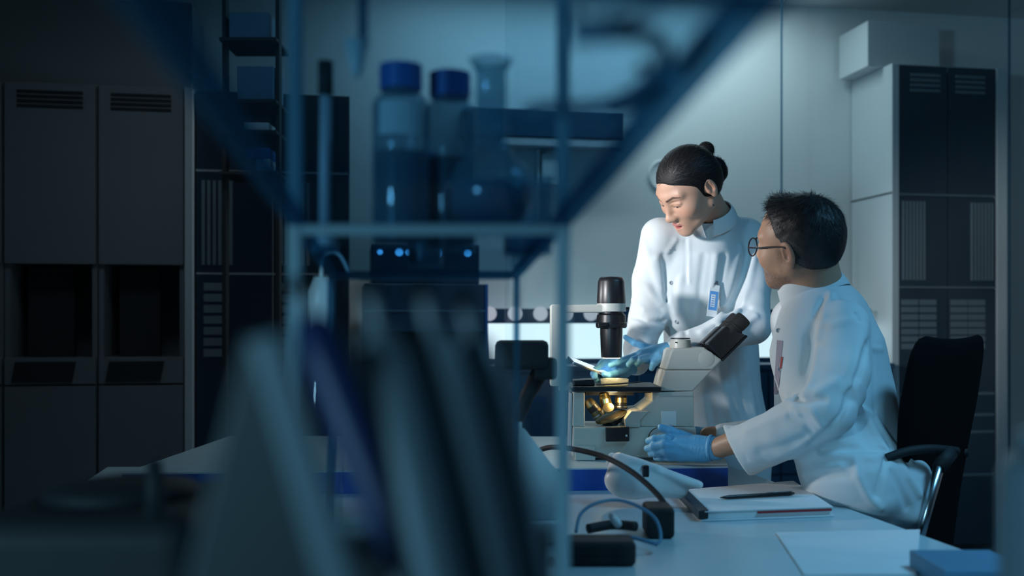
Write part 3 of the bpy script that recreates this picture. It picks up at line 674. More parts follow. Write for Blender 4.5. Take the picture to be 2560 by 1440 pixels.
# ================================================================ people
V3 = lambda v: np.array(v[:], np.float32)
def sines(X, f, seed, n=5):
    rg = np.random.default_rng(seed); out = 0
    for _ in range(n):
        k = rg.normal(size=3).astype(np.float32); k *= f/np.linalg.norm(k)*rg.uniform(0.6, 1.4)
        out = out+np.sin(X@k+np.float32(rg.uniform(0, 6.28)))
    return out/n
def head_sdf(male, mouth_open, s=None):
    """a head in its own frame: x subject's right, y forward, z up, metres"""
    s = s or Sdf(); j = 1.0 if male else 0.0
    s.ell((0, -0.014, 0.030), (0.073, 0.094, 0.082), 0.02)
    s.ell((0, 0.022, 0.010), (0.066, 0.068, 0.075), 0.03)
    s.ell((0, 0.030, -0.040), (0.056+0.003*j, 0.060, 0.066), 0.03)
    for sx in (-1, 1):
        s.cone((sx*0.052, -0.004, -0.056+0.004*j), (sx*0.016, 0.072, -0.094-0.004*j), 0.020+0.002*j, 0.016+0.002*j, 0.028)
        s.ell((sx*0.043, 0.058, -0.028), (0.024, 0.026, 0.026), 0.025)            # cheek
        s.cone((sx*0.012, 0.086, 0.024), (sx*0.046, 0.070, 0.026), 0.009, 0.008, 0.018)   # brow
    s.ell((0, 0.076, -0.099), (0.019, 0.018, 0.016), 0.022)                        # chin
    s.ell((0, 0.076, -0.066), (0.030, 0.020, 0.026), 0.02)                         # mouth mound
    for sx in (-1, 1):
        s.ell((sx*0.031, 0.098, 0.003), (0.0165, 0.0145, 0.0105), 0.011, sub=True)   # socket
        s.ell((sx*0.032, 0.0755, 0.001), (0.0150, 0.0140, 0.0125), 0.004)           # eyeball with lids
        s.cone((sx*0.019, 0.0875, 0.005), (sx*0.045, 0.080, 0.004), 0.0042, 0.003, 0.007)  # upper lid fold
    s.cone((0, 0.088, 0.012), (0, 0.106, -0.030), 0.0075, 0.0095, 0.014)           # nose
    s.ell((0, 0.1085, -0.036), (0.0105, 0.011, 0.0095), 0.010)
    for sx in (-1, 1):
        s.ell((sx*0.0125, 0.0985, -0.0385), (0.0072, 0.010, 0.0072), 0.013)
        s.ell((sx*0.0065, 0.1030, -0.0475), (0.0030, 0.004, 0.0028), 0.003, sub=True)
    o = mouth_open
    s.chain([(-0.024, 0.084, -0.069), (-0.010, 0.0955, -0.0630), (0, 0.0965, -0.0645), (0.010, 0.0955, -0.0630), (0.024, 0.084, -0.069)], [0.002, 0.0046, 0.0042, 0.0046, 0.002], 0.005)
    s.chain([(-0.023, 0.084, -0.070), (0, 0.0935, -0.0745-o), (0.023, 0.084, -0.070)], [0.002, 0.0062, 0.002], 0.005)
    s.ell((0, 0.097, -0.0695-o*0.45), (0.018, 0.016, 0.0014+o*0.5), 0.002, sub=True)
    for sx in (-1, 1):                                                              # ears
        a = math.radians(10)*sx; R = np.array(Matrix.Rotation(a, 3, 'Z') @ Matrix.Rotation(math.radians(-12), 3, 'X'))
        c = np.array((sx*0.0785, -0.014, -0.004))
        s.ell(c, (0.0080, 0.0175, 0.030), 0.006, R)
        s.ell(c+R@np.array((sx*0.008, 0.001, 0.004)), (0.0080, 0.0105, 0.0190), 0.003, R, sub=True)
        s.ell(c+R@np.array((sx*0.0005, 0.003, -0.026)), (0.0055, 0.009, 0.0105), 0.006, R)
        s.ell(c+R@np.array((sx*0.001, 0.0125, -0.006)), (0.0045, 0.0045, 0.007), 0.005, R)
        s.cone(c+R@np.array((sx*0.003, -0.004, 0.014)), c+R@np.array((sx*0.003, -0.006, -0.012)), 0.0026, 0.002, 0.003)
    return s
def seg_dist(X, a, b):
    a = np.array(a, np.float32); b = np.array(b, np.float32); ba = b-a
    t = np.clip((X-a)@ba/(ba@ba+1e-12), 0, 1); q = X-a-t[:, None]*ba
    return np.sqrt((q*q).sum(1))
def mixc(col, tgt, m): return col*(1-m[:, None])+np.array(tgt, np.float32)*m[:, None]
sm = lambda d, a, b: np.clip((b-d)/(b-a), 0, 1)
def face_color(X, base, lip, male, o):
    col = np.tile(np.array(base, np.float32), (len(X), 1))
    col *= (1+0.05*sines(X, 120, 3))[:, None]
    for sx in (-1, 1):
        col = mixc(col, (base[0]*1.0, base[1]*0.74, base[2]*0.72), sm(np.linalg.norm(X-np.array((sx*0.045, 0.07, -0.03)), axis=1), 0.006, 0.028)*0.55)
        col = mixc(col, (base[0]*0.95, base[1]*0.70, base[2]*0.66), sm(np.linalg.norm(X-np.array((sx*0.078, -0.012, -0.004)), axis=1), 0.0, 0.035)*0.5)
    if male:
        b = np.clip((-0.050-X[:, 2])/0.018, 0, 1)*np.clip((X[:, 1]+0.02)/0.025, 0, 1)*np.clip((X[:, 2]+0.135)/0.02, 0, 1)
        b = np.maximum(b, sm(seg_dist(X, (-0.022, 0.094, -0.055), (0.022, 0.094, -0.055)), 0.004, 0.011))
        for sx in (-1, 1): b = np.maximum(b, sm(seg_dist(X, (sx*0.066, 0.012, 0.0), (sx*0.060, 0.012, -0.06)), 0.006, 0.016)*0.85)
        b = b*np.random.default_rng(4).uniform(0.35, 1.0, len(X))
        col = mixc(col, (0.075, 0.050, 0.038), b*0.80)
    d = np.minimum.reduce([seg_dist(X, (-0.022, 0.086, -0.069), (-0.010, 0.0965, -0.0630)), seg_dist(X, (-0.010, 0.0965, -0.063), (0.010, 0.0965, -0.063)), seg_dist(X, (0.010, 0.0965, -0.063), (0.022, 0.086, -0.069)),
                           seg_dist(X, (-0.021, 0.086, -0.070), (0, 0.0955, -0.0745-o)), seg_dist(X, (0, 0.0955, -0.0745-o), (0.021, 0.086, -0.070))])
    col = mixc(col, lip, sm(d, 0.0045, 0.0068))
    inm = ((X-np.array((0, 0.090, -0.0695-o*0.45)))/np.array((0.017, 0.0075, 0.0012+o*0.48)))
    col = mixc(col, (0.06, 0.012, 0.012), (np.linalg.norm(inm, axis=1) < 1).astype(np.float32))
    for sx in (-1, 1):
        Xb = X*np.array((1, 0, 1), np.float32); e = np.minimum(seg_dist(Xb, (sx*0.013, 0, 0.0205), (sx*0.036, 0, 0.0285)), seg_dist(Xb, (sx*0.036, 0, 0.0285), (sx*0.053, 0, 0.0235)))+np.clip(0.045-X[:, 1], 0, 1)
        e = e+0.0016*np.clip((np.abs(X[:, 0])-0.036)/0.017, 0, 1)
        col = mixc(col, (0.035, 0.022, 0.018), sm(e, 0.0020, 0.0042)*0.9)
        c = X-np.array((sx*0.032, 0.0885, 0.0))
        onb = (np.abs(c[:, 0]) < 0.0135) & (X[:, 1] > 0.076)
        lid = -0.0030+0.0005*0 - 55*(c[:, 0]**2)*0
        lash = -0.0022-18*(c[:, 0]**2); low = -0.0072+22*(c[:, 0]**2)
        eye = onb & (X[:, 2] < lash) & (X[:, 2] > low)
        col = mixc(col, (0.62, 0.58, 0.56), eye.astype(np.float32))
        iris = eye & (np.hypot(c[:, 0]+0.001, X[:, 2]+0.0035) < 0.0052)
        col = mixc(col, (0.03, 0.018, 0.012), iris.astype(np.float32))
        col = mixc(col, (0.012, 0.010, 0.010), sm(np.abs(X[:, 2]-lash), 0.0006, 0.0017)*onb*0.95)
        col = mixc(col, (base[0]*0.55, base[1]*0.42, base[2]*0.42), sm(np.abs(X[:, 2]-0.0070+20*c[:, 0]**2), 0.0005, 0.003)*(np.abs(c[:, 0]) < 0.017)*(X[:, 1] > 0.07)*0.5)
    return col
class InFrame:
    """an implicit surface given in a head frame, evaluated in world space"""
    def __init__(s, f, R, t, sc): s.f, s.R, s.t, s.sc = f, np.array(R, np.float32), np.array(t, np.float32), sc
    def loc(s, X): return ((np.asarray(X, np.float32)-s.t)@s.R)/s.sc
    def world(s, p): return s.t+s.R@(np.array(p)*s.sc)
    def __call__(s, X, folds=True): return s.f(s.loc(X))*s.sc
def hand_sdf(hand, k=0.005):
    s = Sdf()
    for pts, rs in hand: s.chain([V3(P(*p)) for p in pts], rs, k)
    return s
def bounds(pts, pad):
    A = np.array(pts); return A.min(0)-pad, A.max(0)+pad
def strip_band(name, low, top, thick, m, parent, closed=False):
    """a cloth band (collar, cuff) with thickness between two 3-D polylines"""
    n = len(low); vs = []; fs = []
    cen = sum([Vector(p) for p in low], Vector())/n
    for i in range(n):
        a, b = Vector(low[i]), Vector(top[i]); o = (a-cen); o = (o-(b-a).normalized()*o.dot((b-a).normalized())).normalized()
        mid_ = (a+b)/2+o*0.003
        vs += [a, mid_, b, b+o*thick, mid_+o*thick, a+o*thick]
    m_ = n if closed else n-1
    for i in range(m_):
        j = (i+1) % n
        for k in range(6): fs.append((i*6+k, j*6+k, j*6+(k+1) % 6, i*6+(k+1) % 6))
    if not closed: fs += [tuple(range(6))[::-1], tuple((n-1)*6+k for k in range(6))]
    o = MB().add(vs, fs).build(name, m, parent, 0, True)
    sb = o.modifiers.new('subsurf', 'SUBSURF'); sb.levels = sb.render_levels = 2
    return o
def join_np(a, b):
    return np.concatenate([a[0], b[0]]), np.concatenate([a[1], b[1]+len(a[0])])

# ---------------------------------------------------------------- standing person
RW = [[-0.4985, -0.7108, -0.4962], [0.8522, -0.2967, -0.4309], [0.1591, -0.6377, 0.7537]]; TW = (0.5207, 2.929, 1.5406)
hw = InFrame(head_sdf(False, 0.006), RW, TW, 1.0)
wj = dict(nk0=hw.world((0, -0.032, -0.055)), nk1=V3(P(1792, 552, 3.07)),
          sR=V3(P(1648, 590, 3.06)), sL=V3(P(1866, 592, 3.16)), eR=V3(P(1618, 800, 3.10)), eL=V3(P(1880, 812, 3.02)),
          wR=V3(P(1588, 915, 2.985)), wL=V3(P(1682, 874, 2.935)),
          ch=V3(P(1752, 690, 3.13)), wa=V3(P(1778, 870, 3.23)), hp=V3(P(1785, 1060, 3.30)))
def up_(v, dz): return v+np.array((0, 0, dz), np.float32)
body = Sdf()
body.ops.append(('f', hw, None, 0, 0, 0.02, False))
_old = Sdf.prim
def prim2(s, o, X):
    if o[0] == 'f': return o[1](X)
    return _old(s, o, X)
Sdf.prim = prim2
body.cone(wj['nk0'], wj['nk1'], 0.046, 0.048, 0.03)
torso_w = [('ch', 0.115), ('wa', 0.105), ('hp', 0.125)]
body.chain([wj['nk1'], wj['ch']+np.array((0, 0.03, 0)), wj['wa'], wj['hp']], [0.045, 0.075, 0.085, 0.11], 0.03)
for S_, E_, W_ in (('sR', 'eR', 'wR'), ('sL', 'eL', 'wL')):
    body.cone(wj['ch']+np.array((0, 0.03, 0)), wj[S_], 0.06, 0.036, 0.03).cone(wj[S_], wj[E_], 0.042, 0.034, 0.02).cone(wj[E_], wj[W_], 0.033, 0.0245, 0.015)
foot_w = []
for sx in (-0.085, 0.085):
    hp = wj['hp']+np.array((sx, 0.0, -0.06)); kn_ = np.array((hp[0]+sx*0.1, hp[1]+0.02, 0.50)); an = np.array((hp[0]+sx*0.2, hp[1]+0.06, 0.085)); to = an+np.array((-0.03, -0.15, -0.05))
    body.cone(hp, kn_, 0.082, 0.055, 0.04).cone(kn_, an, 0.052, 0.036, 0.02).cone(an+np.array((0, 0.02, -0.045)), to, 0.038, 0.030, 0.02)
coarse = surfnet(body, (0.25, 2.78, 0.0), (1.05, 3.55, 1.50), 0.012)
zc = 0
fine = surfnet(body, (0.36, 2.76, 1.36), (0.72, 3.14, 1.70), 0.0022)
def cut(vf, keep):
    v, f = vf; k = keep(v); f = f[k[f].all(1)]; u = np.unique(f); mp = -np.ones(len(v), np.int64); mp[u] = np.arange(len(u)); return v[u], mp[f]
nkp = wj['nk1']; nkn = (wj['nk0']-wj['nk1']); nkn = nkn/np.linalg.norm(nkn)
fine = cut(fine, lambda v: (v-nkp)@nkn > 0.0); coarse = cut(coarse, lambda v: ((v-nkp)@nkn < 0.012) | (v[:, 2] < 1.36))
fine = (relax(fine[0], fine[1], 1, 0.4), fine[1])
def body_colors(v, hf, skin, lip, male, o, trouser, zt_):
    c = face_color(hf.loc(v), skin, lip, male, o)
    c[v[:, 2] < zt_] = trouser
    return c
bv, bf = join_np(fine, coarse)
pw = npmesh('person', bv, bf, M['skin'], None, body_colors(bv, hw, (0.58, 0.335, 0.235), (0.42, 0.12, 0.12), False, 0.006, (0.03, 0.035, 0.05), 0.75))
tag(pw, 'standing dark-haired person in white coat and blue gloves leaning over the microscope', 'person')

# hair: smooth cap drawn back into a high double bun
hs = Sdf()
hs.ell((0, -0.012, 0.035), (0.0800, 0.097, 0.0860), 0.01)
hs.ell((0, -0.030, 0.000), (0.0790, 0.083, 0.076), 0.02)
hs.ell((0, 0.118, -0.034), (0.080, 0.108, 0.108), 0.006, sub=True)                   # rounded hairline
hs.plane((0, 0.020, -0.020), (0, 0.70, -0.72), 0.008)
hs.plane((0, -0.03, -0.058), (0, 0.35, -0.94), 0.01)
for sx in (-1, 1): hs.ell((sx*0.084, -0.008, -0.012), (0.018, 0.019, 0.028), 0.004, sub=True)
for bpx, bpy_, bd_, br_ in ((1786, 420, 3.03, 0.036), (1797, 432, 3.035, 0.028), (1784, 450, 3.03, 0.029), (1765, 374, 3.02, 0.0255)):
    hs.ell(hw.loc([P(bpx, bpy_, bd_)[:]])[0], (br_, br_*0.95, br_), 0.010)
def hair_noise(X):
    # combed-back strand relief: fine across the sweep, long along it
    a = np.arctan2(X[:, 0], X[:, 2]+0.03); return -0.00028*np.sin(a*90+6*np.sin(X[:, 1]*22))*np.clip((0.05-X[:, 1])/0.03, 0, 1)
hs.noise = hair_noise
hw_h = InFrame(hs, RW, TW, 1.0)
hair = sdf_mesh('hair', hw_h, (0.36, 2.74, 1.40), (0.82, 3.24, 1.76), 0.0025, M['hairw'], pw, 1)
def strands(hair_o, frame, n, seed, L0, L1, lift0, dirf, wv, colf, m, sc, zmin, headf, avoid):
    hv_ = np.empty(len(hair_o.data.vertices)*3, np.float32); hair_o.data.vertices.foreach_get('co', hv_)
    nn = np.empty_like(hv_); hair_o.data.vertices.foreach_get('normal', nn)
    hv_ = hv_.reshape(-1, 3); nn = nn.reshape(-1, 3)
    rg = np.random.default_rng(seed); pk = rg.choice(len(hv_), n); base = frame.loc(hv_[pk]); nrm = nn[pk]@frame.R
    ok = base[:, 2] > zmin; base, nrm = base[ok], nrm[ok]
    tan = dirf(base); tan -= nrm*(tan*nrm).sum(1)[:, None]; tan /= np.linalg.norm(tan, axis=1)[:, None]+1e-6
    tan += rg.normal(size=tan.shape)*L1
    side = np.cross(nrm, tan); side /= np.linalg.norm(side, axis=1)[:, None]+1e-6
    L = L0(base)*rg.uniform(0.6, 1.2, len(base)); lf = lift0(base)[:, None]
    p1 = base-nrm*0.0008; p2 = p1+(tan+nrm*lf)*(L*0.5)[:, None]; p3 = p1+(tan+nrm*lf*0.35)*L[:, None]
    SV = np.stack([p1-side*wv, p1+side*wv, p2+side*wv*0.8, p2-side*wv*0.8, p3+side*wv*0.25, p3-side*wv*0.25], 1).reshape(-1, 3)
    keep = (headf(p3) > 0.0012) & (headf(base) > 0.0008) & (np.linalg.norm(base-avoid, axis=1) > 0.046)
    SV = SV.reshape(-1, 6, 3)[keep].reshape(-1, 3); base = base[keep]
    n6 = np.arange(len(base))[:, None]*6
    SF = np.concatenate([n6+np.array([[0, 1, 2, 3]]), n6+np.array([[3, 2, 4, 5]])])
    cc = np.repeat(colf(base)*rg.uniform(0.5, 2.0, (len(base), 1)), 6, axis=0)
    o = npmesh('hair_strands', frame.t+(SV*sc)@frame.R.T, SF, m, hair_o, cc); o['kind'] = 'stuff'
    return o
bun = hw.loc([P(1780, 425, 3.02)[:]])[0]
strands(hair, hw_h, 7000, 3, lambda b: np.full(len(b), 0.022), 0.03, lambda b: np.full(len(b), 0.025), lambda b: bun-b, 0.0005,
        lambda b: np.tile(np.array((0.010, 0.009, 0.010), np.float32), (len(b), 1)), M['hairm'], 1.0, -0.1, hw.f, bun)
for sx in (-1, 1):
    ea = hw.world((sx*0.0785, -0.004, -0.040)); eb = ea+np.array((0, 0, -0.018))
    er = MB().tube([ea, eb], 0.0006, 6).build('earring', M['chrome'], pw)
    MB().lathe([(0, -0.003), (0.002, -0.0026), (0.003, 0), (0.002, 0.0026), (0, 0.003)], eb, (0, 0, 1), 12).build('earring_bead', M['black'], er, 0, True)

# white coat
cw = Sdf(); cax_w = Vector((-0.28, -0.50, 0.82)).normalized(); cb_w = Vector(P(1778, 552, 3.05))
R_t = np.array(Matrix.Rotation(math.radians(14), 3, 'Z'))
cw.ell(wj['ch']+np.array((0.0, 0.005, -0.01)), (0.165, 0.115, 0.20), 0.05, R_t)
cw.ell(up_(wj['wa'], 0.0), (0.158, 0.112, 0.24), 0.08, R_t)
cw.ell(wj['hp']+np.array((0.01, 0, -0.08)), (0.180, 0.135, 0.32), 0.10, R_t)
cw.cone(wj['hp']+np.array((0, 0, -0.12)), wj['hp']+np.array((0.0, 0.02, -0.36)), 0.150, 0.165, 0.08)
cw.cone(V3(cb_w-cax_w*0.010), wj['ch'], 0.070, 0.11, 0.06)
cw.cone(V3(P(1775, 575, 3.08)), wj['sR']+np.array((0.01, 0, -0.005)), 0.058, 0.052, 0.04)
cw.cone(V3(P(1792, 570, 3.11)), wj['sL']+np.array((-0.01, 0, 0.0)), 0.060, 0.054, 0.04)
cw.chain([wj['sR'], V3(P(1628, 700, 3.10)), wj['eR'], V3(P(1600, 868, 3.04)), V3(P(1590, 905, 2.995))], [0.056, 0.056, 0.055, 0.046, 0.040], 0.02)
cw.chain([wj['sL'], V3(P(1878, 715, 3.10)), wj['eL'], V3(P(1800, 838, 2.97)), V3(P(1695, 870, 2.94))], [0.060, 0.057, 0.056, 0.050, 0.041], 0.02)
fp = lambda pts, h, wd: fold_px(cw, pts, h, wd, 2.5, 3.6)
for pts, h, wd in (
    ([(1722, 600), (1723, 700), (1722, 870)], 0.0022, 0.006), ([(1714, 600), (1715, 700), (1713, 870)], -0.004, 0.005),
    ([(1690, 600), (1662, 640), (1650, 700)], 0.004, 0.008), ([(1660, 640), (1665, 740), (1668, 830)], -0.010, 0.010),
    ([(1640, 650), (1655, 720), (1664, 800)], 0.008, 0.014), ([(1608, 600), (1630, 660), (1650, 720)], 0.006, 0.012),
    ([(1590, 700), (1620, 720), (1650, 760)], 0.007, 0.010), ([(1582, 750), (1610, 775), (1655, 790)], 0.007, 0.009),
    ([(1580, 790), (1620, 805), (1660, 805)], -0.006, 0.009), ([(1578, 830), (1610, 835), (1655, 822)], 0.006, 0.009),
    ([(1790, 640), (1783, 700), (1770, 760)], 0.007, 0.010), ([(1812, 640), (1803, 700), (1785, 770)], -0.006, 0.010),
    ([(1850, 620), (1832, 690), (1810, 760), (1795, 810)], 0.010, 0.013), ([(1870, 640), (1853, 700), (1828, 760)], -0.010, 0.010),
    ([(1885, 640), (1870, 720), (1838, 790)], 0.006, 0.012),
    ([(1840, 780), (1800, 800), (1755, 830)], 0.008, 0.011), ([(1870, 770), (1835, 800), (1790, 815)], -0.007, 0.009), ([(1890, 790), (1840, 830), (1780, 850)], 0.006, 0.01),
    ([(1700, 700), (1695, 780), (1700, 850)], 0.004, 0.012), ([(1760, 640), (1750, 720), (1745, 790)], -0.004, 0.010),
    ([(1800, 920), (1815, 1000), (1835, 1070)], 0.006, 0.014), ([(1830, 900), (1850, 990), (1872, 1060)], -0.006, 0.010), ([(1860, 900), (1875, 980), (1890, 1050)], 0.006, 0.014),
    ([(1775, 980), (1780, 1030), (1790, 1075)], -0.005, 0.012), ([(1690, 930), (1680, 970), (1672, 1010)], 0.006, 0.014)):
    fp(pts, h*1.35, wd*0.92)
cw.cone(V3(cb_w+cax_w*0.010), V3(cb_w+cax_w*0.16), 0.055, 0.07, 0.008, sub=True)
cw.noise = lambda X: 0.0020*sines(X, 45, 5, 6)+0.0005*sines(X, 130, 8, 6)
coat_w = sdf_mesh('lab_coat', cw, (0.30, 2.82, 0.40), (1.06, 3.56, 1.50), 0.0045, M['coat'], pw, 1)
coat_w['label'] = 'white snap-front lab coat'
# stand collar
def ring(c, axis, fwd, rx, ry, a0, a1, n):
    ax = Vector(axis).normalized(); f = Vector(fwd); f = (f-ax*f.dot(ax)).normalized(); r_ = f.cross(ax)
    return [Vector(c)+f*math.cos(a)*ry+r_*math.sin(a)*rx for a in [a0+(a1-a0)*i/(n-1) for i in range(n)]]
cax = cax_w; fw_ = Vector((-0.35, -0.93, 0)); cb_ = cb_w
lowr = ring(cb_-cax*0.012, cax, fw_, 0.077, 0.082, 0.10, 2*math.pi-0.10, 24)
topr = ring(cb_+cax*0.036, cax, fw_, 0.064, 0.066, 0.28, 2*math.pi-0.28, 24)
strip_band('collar', lowr, topr, 0.006, M['coat'], coat_w)
for px_, py_ in ((1675, 620), (1678, 707), (1691, 804)):
    q = hit(cw, px_, py_, 2.5, 3.6); MB().lathe([(0.0028, 0), (0.0062, 0), (0.0062, 0.0022), (0.0050, 0.003), (0.0036, 0.0026), (0.0028, 0.001)], q+Vector((0, 0.0005, 0)), (-0.15, -1, 0.05), 16).build('snap_button', M['greyp'], coat_w, 0, True)
# badge clipped to the coat
q = hit(cw, 1778, 755, 2.5, 3.6); n_b = Vector((0.12, -1, 0.12)).normalized(); u_b = Vector((0.14, 0.10, 1.0)); u_b = (u_b-n_b*u_b.dot(n_b)).normalized(); r_b = u_b.cross(n_b)*-1
q = q+n_b*0.010
fr_b = Matrix(((r_b.x, n_b.x, u_b.x, q.x), (r_b.y, n_b.y, u_b.y, q.y), (r_b.z, n_b.z, u_b.z, q.z), (0, 0, 0, 1)))
r_b = -r_b
bd = MB().box((-0.016, 0.008, -0.048), (0.016, 0.010, 0.050), fr_b).build('badge', M['white'], pw, 0.001)
MB().box((-0.013, 0.0101, -0.028), (0.013, 0.0106, 0.030), fr_b).build('blue_panel', M['bprint'], bd)
MB().box((-0.005, 0.0107, -0.018), (0.008, 0.0110, 0.020), fr_b).build('print_block', M['paper'], bd)
for i in range(5): MB().box((-0.003, 0.0111, -0.015+i*0.007), (0.006, 0.0113, -0.012+i*0.007), fr_b).build('print_line', M['bprint'], bd)
MB().box((-0.008, 0.0085, 0.050), (0.008, 0.014, 0.062), fr_b).build('clip', M['chrome'], bd, 0.001)
# gloves
GL = 0.0094
left_w = [
    ([(1676, 875, 2.935), (1640, 882, 2.925), (1606, 886, 2.915)], [0.026, 0.024, 0.017]),
    ([(1668, 884, 2.93), (1645, 896, 2.905), (1618, 898, 2.90)], [0.022, 0.020, 0.015]),
    ([(1606, 884, 2.925), (1568, 897, 2.915), (1546, 905, 2.905), (1526, 913, 2.897)], [0.012, GL, GL*0.95, GL*0.85]),
    ([(1610, 890, 2.905), (1584, 899, 2.89), (1572, 911, 2.893)], [0.012, 0.0098, 0.0090]),
    ([(1622, 894, 2.897), (1604, 898, 2.880), (1594, 910, 2.888)], [0.012, 0.0098, 0.0088]),
    ([(1650, 900, 2.895), (1634, 909, 2.878), (1629, 921, 2.886)], [0.012, 0.0092, 0.0082]),
    ([(1650, 876, 2.945), (1614, 868, 2.962), (1586, 857, 2.965), (1564, 843, 2.965)], [0.016, 0.0105, 0.0095, 0.0078])]
right_w = [
    ([(1587, 916, 2.985), (1560, 914, 2.960), (1535, 912, 2.940)], [0.024, 0.026, 0.020]),
    ([(1562, 926, 2.965), (1538, 927, 2.935)], [0.022, 0.018]),
    ([(1540, 905, 2.945), (1506, 908, 2.930), (1488, 926, 2.905), (1487, 944, 2.885)], [0.013, 0.0105, 0.0095, 0.0085]),
    ([(1540, 912, 2.955), (1502, 916, 2.950), (1484, 934, 2.925), (1490, 950, 2.900)], [0.013, 0.0100, 0.0095, 0.0085]),
    ([(1540, 920, 2.965), (1505, 926, 2.968), (1486, 939, 2.945), (1496, 949, 2.915)], [0.013, 0.0100, 0.0095, 0.0085]),
    ([(1545, 926, 2.970), (1515, 936, 2.980), (1498, 944, 2.960), (1505, 950, 2.930)], [0.012, 0.0092, 0.0088, 0.0080]),
    ([(1560, 928, 2.945), (1538, 934, 2.905), (1522, 938, 2.885), (1510, 936, 2.878)], [0.014, 0.0100, 0.0092, 0.0082])]
for nm, H_, cuffp, wr in (('glove', left_w, (1671, 875, 2.935), wj['wL']), ('glove', right_w, (1582, 916, 2.983), wj['wR'])):
    s = hand_sdf(H_); A_ = [V3(P(*p)) for pts, _ in H_ for p in pts]
    s.noise = lambda X: 0.0006*sines(X, 330, 4, 6)
    lo, hi = bounds(A_, 0.04); g = sdf_mesh(nm, s, lo, hi, 0.0020, M['glove'], pw, 1)
    g['label'] = 'thin blue nitrile glove'
# phone-sized tablet held over the stage
ta = P(1432, 907, 2.875); tb_ = P(1538, 947, 2.90); ux = (tb_-ta).normalized(); uy = Vector((0.10, 0.985, 0.06)); uy = (uy-ux*uy.dot(ux)).normalized(); uz = ux.cross(uy)
if uz.z < 0: uz = -uz
L_ = (tb_-ta).length; frt = Matrix(((ux.x, uy.x, uz.x, ta.x), (ux.y, uy.y, uz.y, ta.y), (ux.z, uy.z, uz.z, ta.z), (0, 0, 0, 1)))
tp = thing('tablet', frt @ Vector((L_/2, 0.04, -0.004)), 'slim dark tablet held by the standing person above the stage', 'tablet')
MB().box((0, 0, -0.004), (L_, 0.085, 0.004), frt).build('body', M['chrome'], tp, 0.002)
MB().box((0.004, 0.004, 0.0041), (L_-0.004, 0.081, 0.0046), frt).build('screen', M['screen'], tp)

# ---------------------------------------------------------------- seated person
SM = 1.075; RMh = [[0.6732, -0.7081, -0.213], [0.6402, 0.7023, -0.3113], [0.37, 0.0731, 0.9261]]
TMh = np.array((0.69059, 2.39461, 1.33821)); cam0 = np.array((0, 0, CAMH)); TMh = cam0+(TMh-cam0)*SM
hm = InFrame(head_sdf(True, 0.0), RMh, TMh, SM)
mj = dict(nk0=hm.world((0, -0.035, -0.055)), nk1=V3(P(2046, 762, 2.60)),
          sL=V3(P(2108, 815, 2.44)), sR=V3(P(1990, 800, 2.74)), eL=V3(P(2066, 1022, 2.37)), wL=V3(P(1795, 1120, 2.635)),
          eR=V3(P(1985, 1085, 2.93)), wR=V3(P(1772, 1090, 2.93)),
          ch=V3(P(2065, 860, 2.60)), wa=V3(P(2110, 1030, 2.57)), hp=V3(P(2168, 1195, 2.54)))
bm = Sdf(); bm.ops.append(('f', hm, None, 0, 0, 0.02, False))
bm.cone(mj['nk0'], mj['nk1'], 0.058, 0.060, 0.03)
bm.chain([mj['nk1'], mj['ch'], mj['wa'], mj['hp']], [0.07, 0.115, 0.11, 0.12], 0.06)
for S_, E_, W_ in (('sR', 'eR', 'wR'), ('sL', 'eL', 'wL')):
    bm.cone(mj['ch'], mj[S_], 0.08, 0.05, 0.05).cone(mj[S_], mj[E_], 0.050, 0.040, 0.02).cone(mj[E_], mj[W_], 0.038, 0.0285, 0.015)
fwd_m = np.array((-0.80, 0.60, 0.0)); side_m = np.array((-0.60, -0.80, 0.0))
legs = []
for sx in (-1, 1):
    h0 = mj['hp']+side_m*(-sx*0.0+sx*0.085)+np.array((0, 0, -0.115)); k0 = h0+fwd_m*0.42+np.array((0, 0, -0.085)); a0 = k0+fwd_m*0.06+np.array((0, 0, -k0[2]+0.085))
    legs.append((h0, k0, a0))
    bm.cone(h0, k0, 0.068, 0.052, 0.04).cone(k0, a0, 0.054, 0.040, 0.02).cone(a0+np.array((0, 0, -0.045))-fwd_m*0.03, a0+fwd_m*0.16+np.array((0, 0, -0.05)), 0.038, 0.032, 0.02)
fine = surfnet(bm, hm.t-0.17, hm.t+np.array((0.17, 0.17, 0.17)), 0.0024)
coarse = surfnet(bm, (0.10, 2.15, 0.0), (1.15, 3.25, 1.42), 0.012)
nkp = mj['nk1']; nkn = mj['nk0']-mj['nk1']; nkn = nkn/np.linalg.norm(nkn)
fine = cut(fine, lambda v: (v-nkp)@nkn > -0.005); coarse = cut(coarse, lambda v: (v-nkp)@nkn < 0.012)
fine = (relax(fine[0], fine[1], 1, 0.4), fine[1])
bv, bf = join_np(fine, coarse)
pm = npmesh('person', bv, bf, M['skin'], None, body_colors(bv, hm, (0.46, 0.265, 0.175), (0.28, 0.11, 0.09), True, 0.0, (0.015, 0.016, 0.02), 0.74))
tag(pm, 'seated bearded person with glasses in white coat working the microscope', 'person')
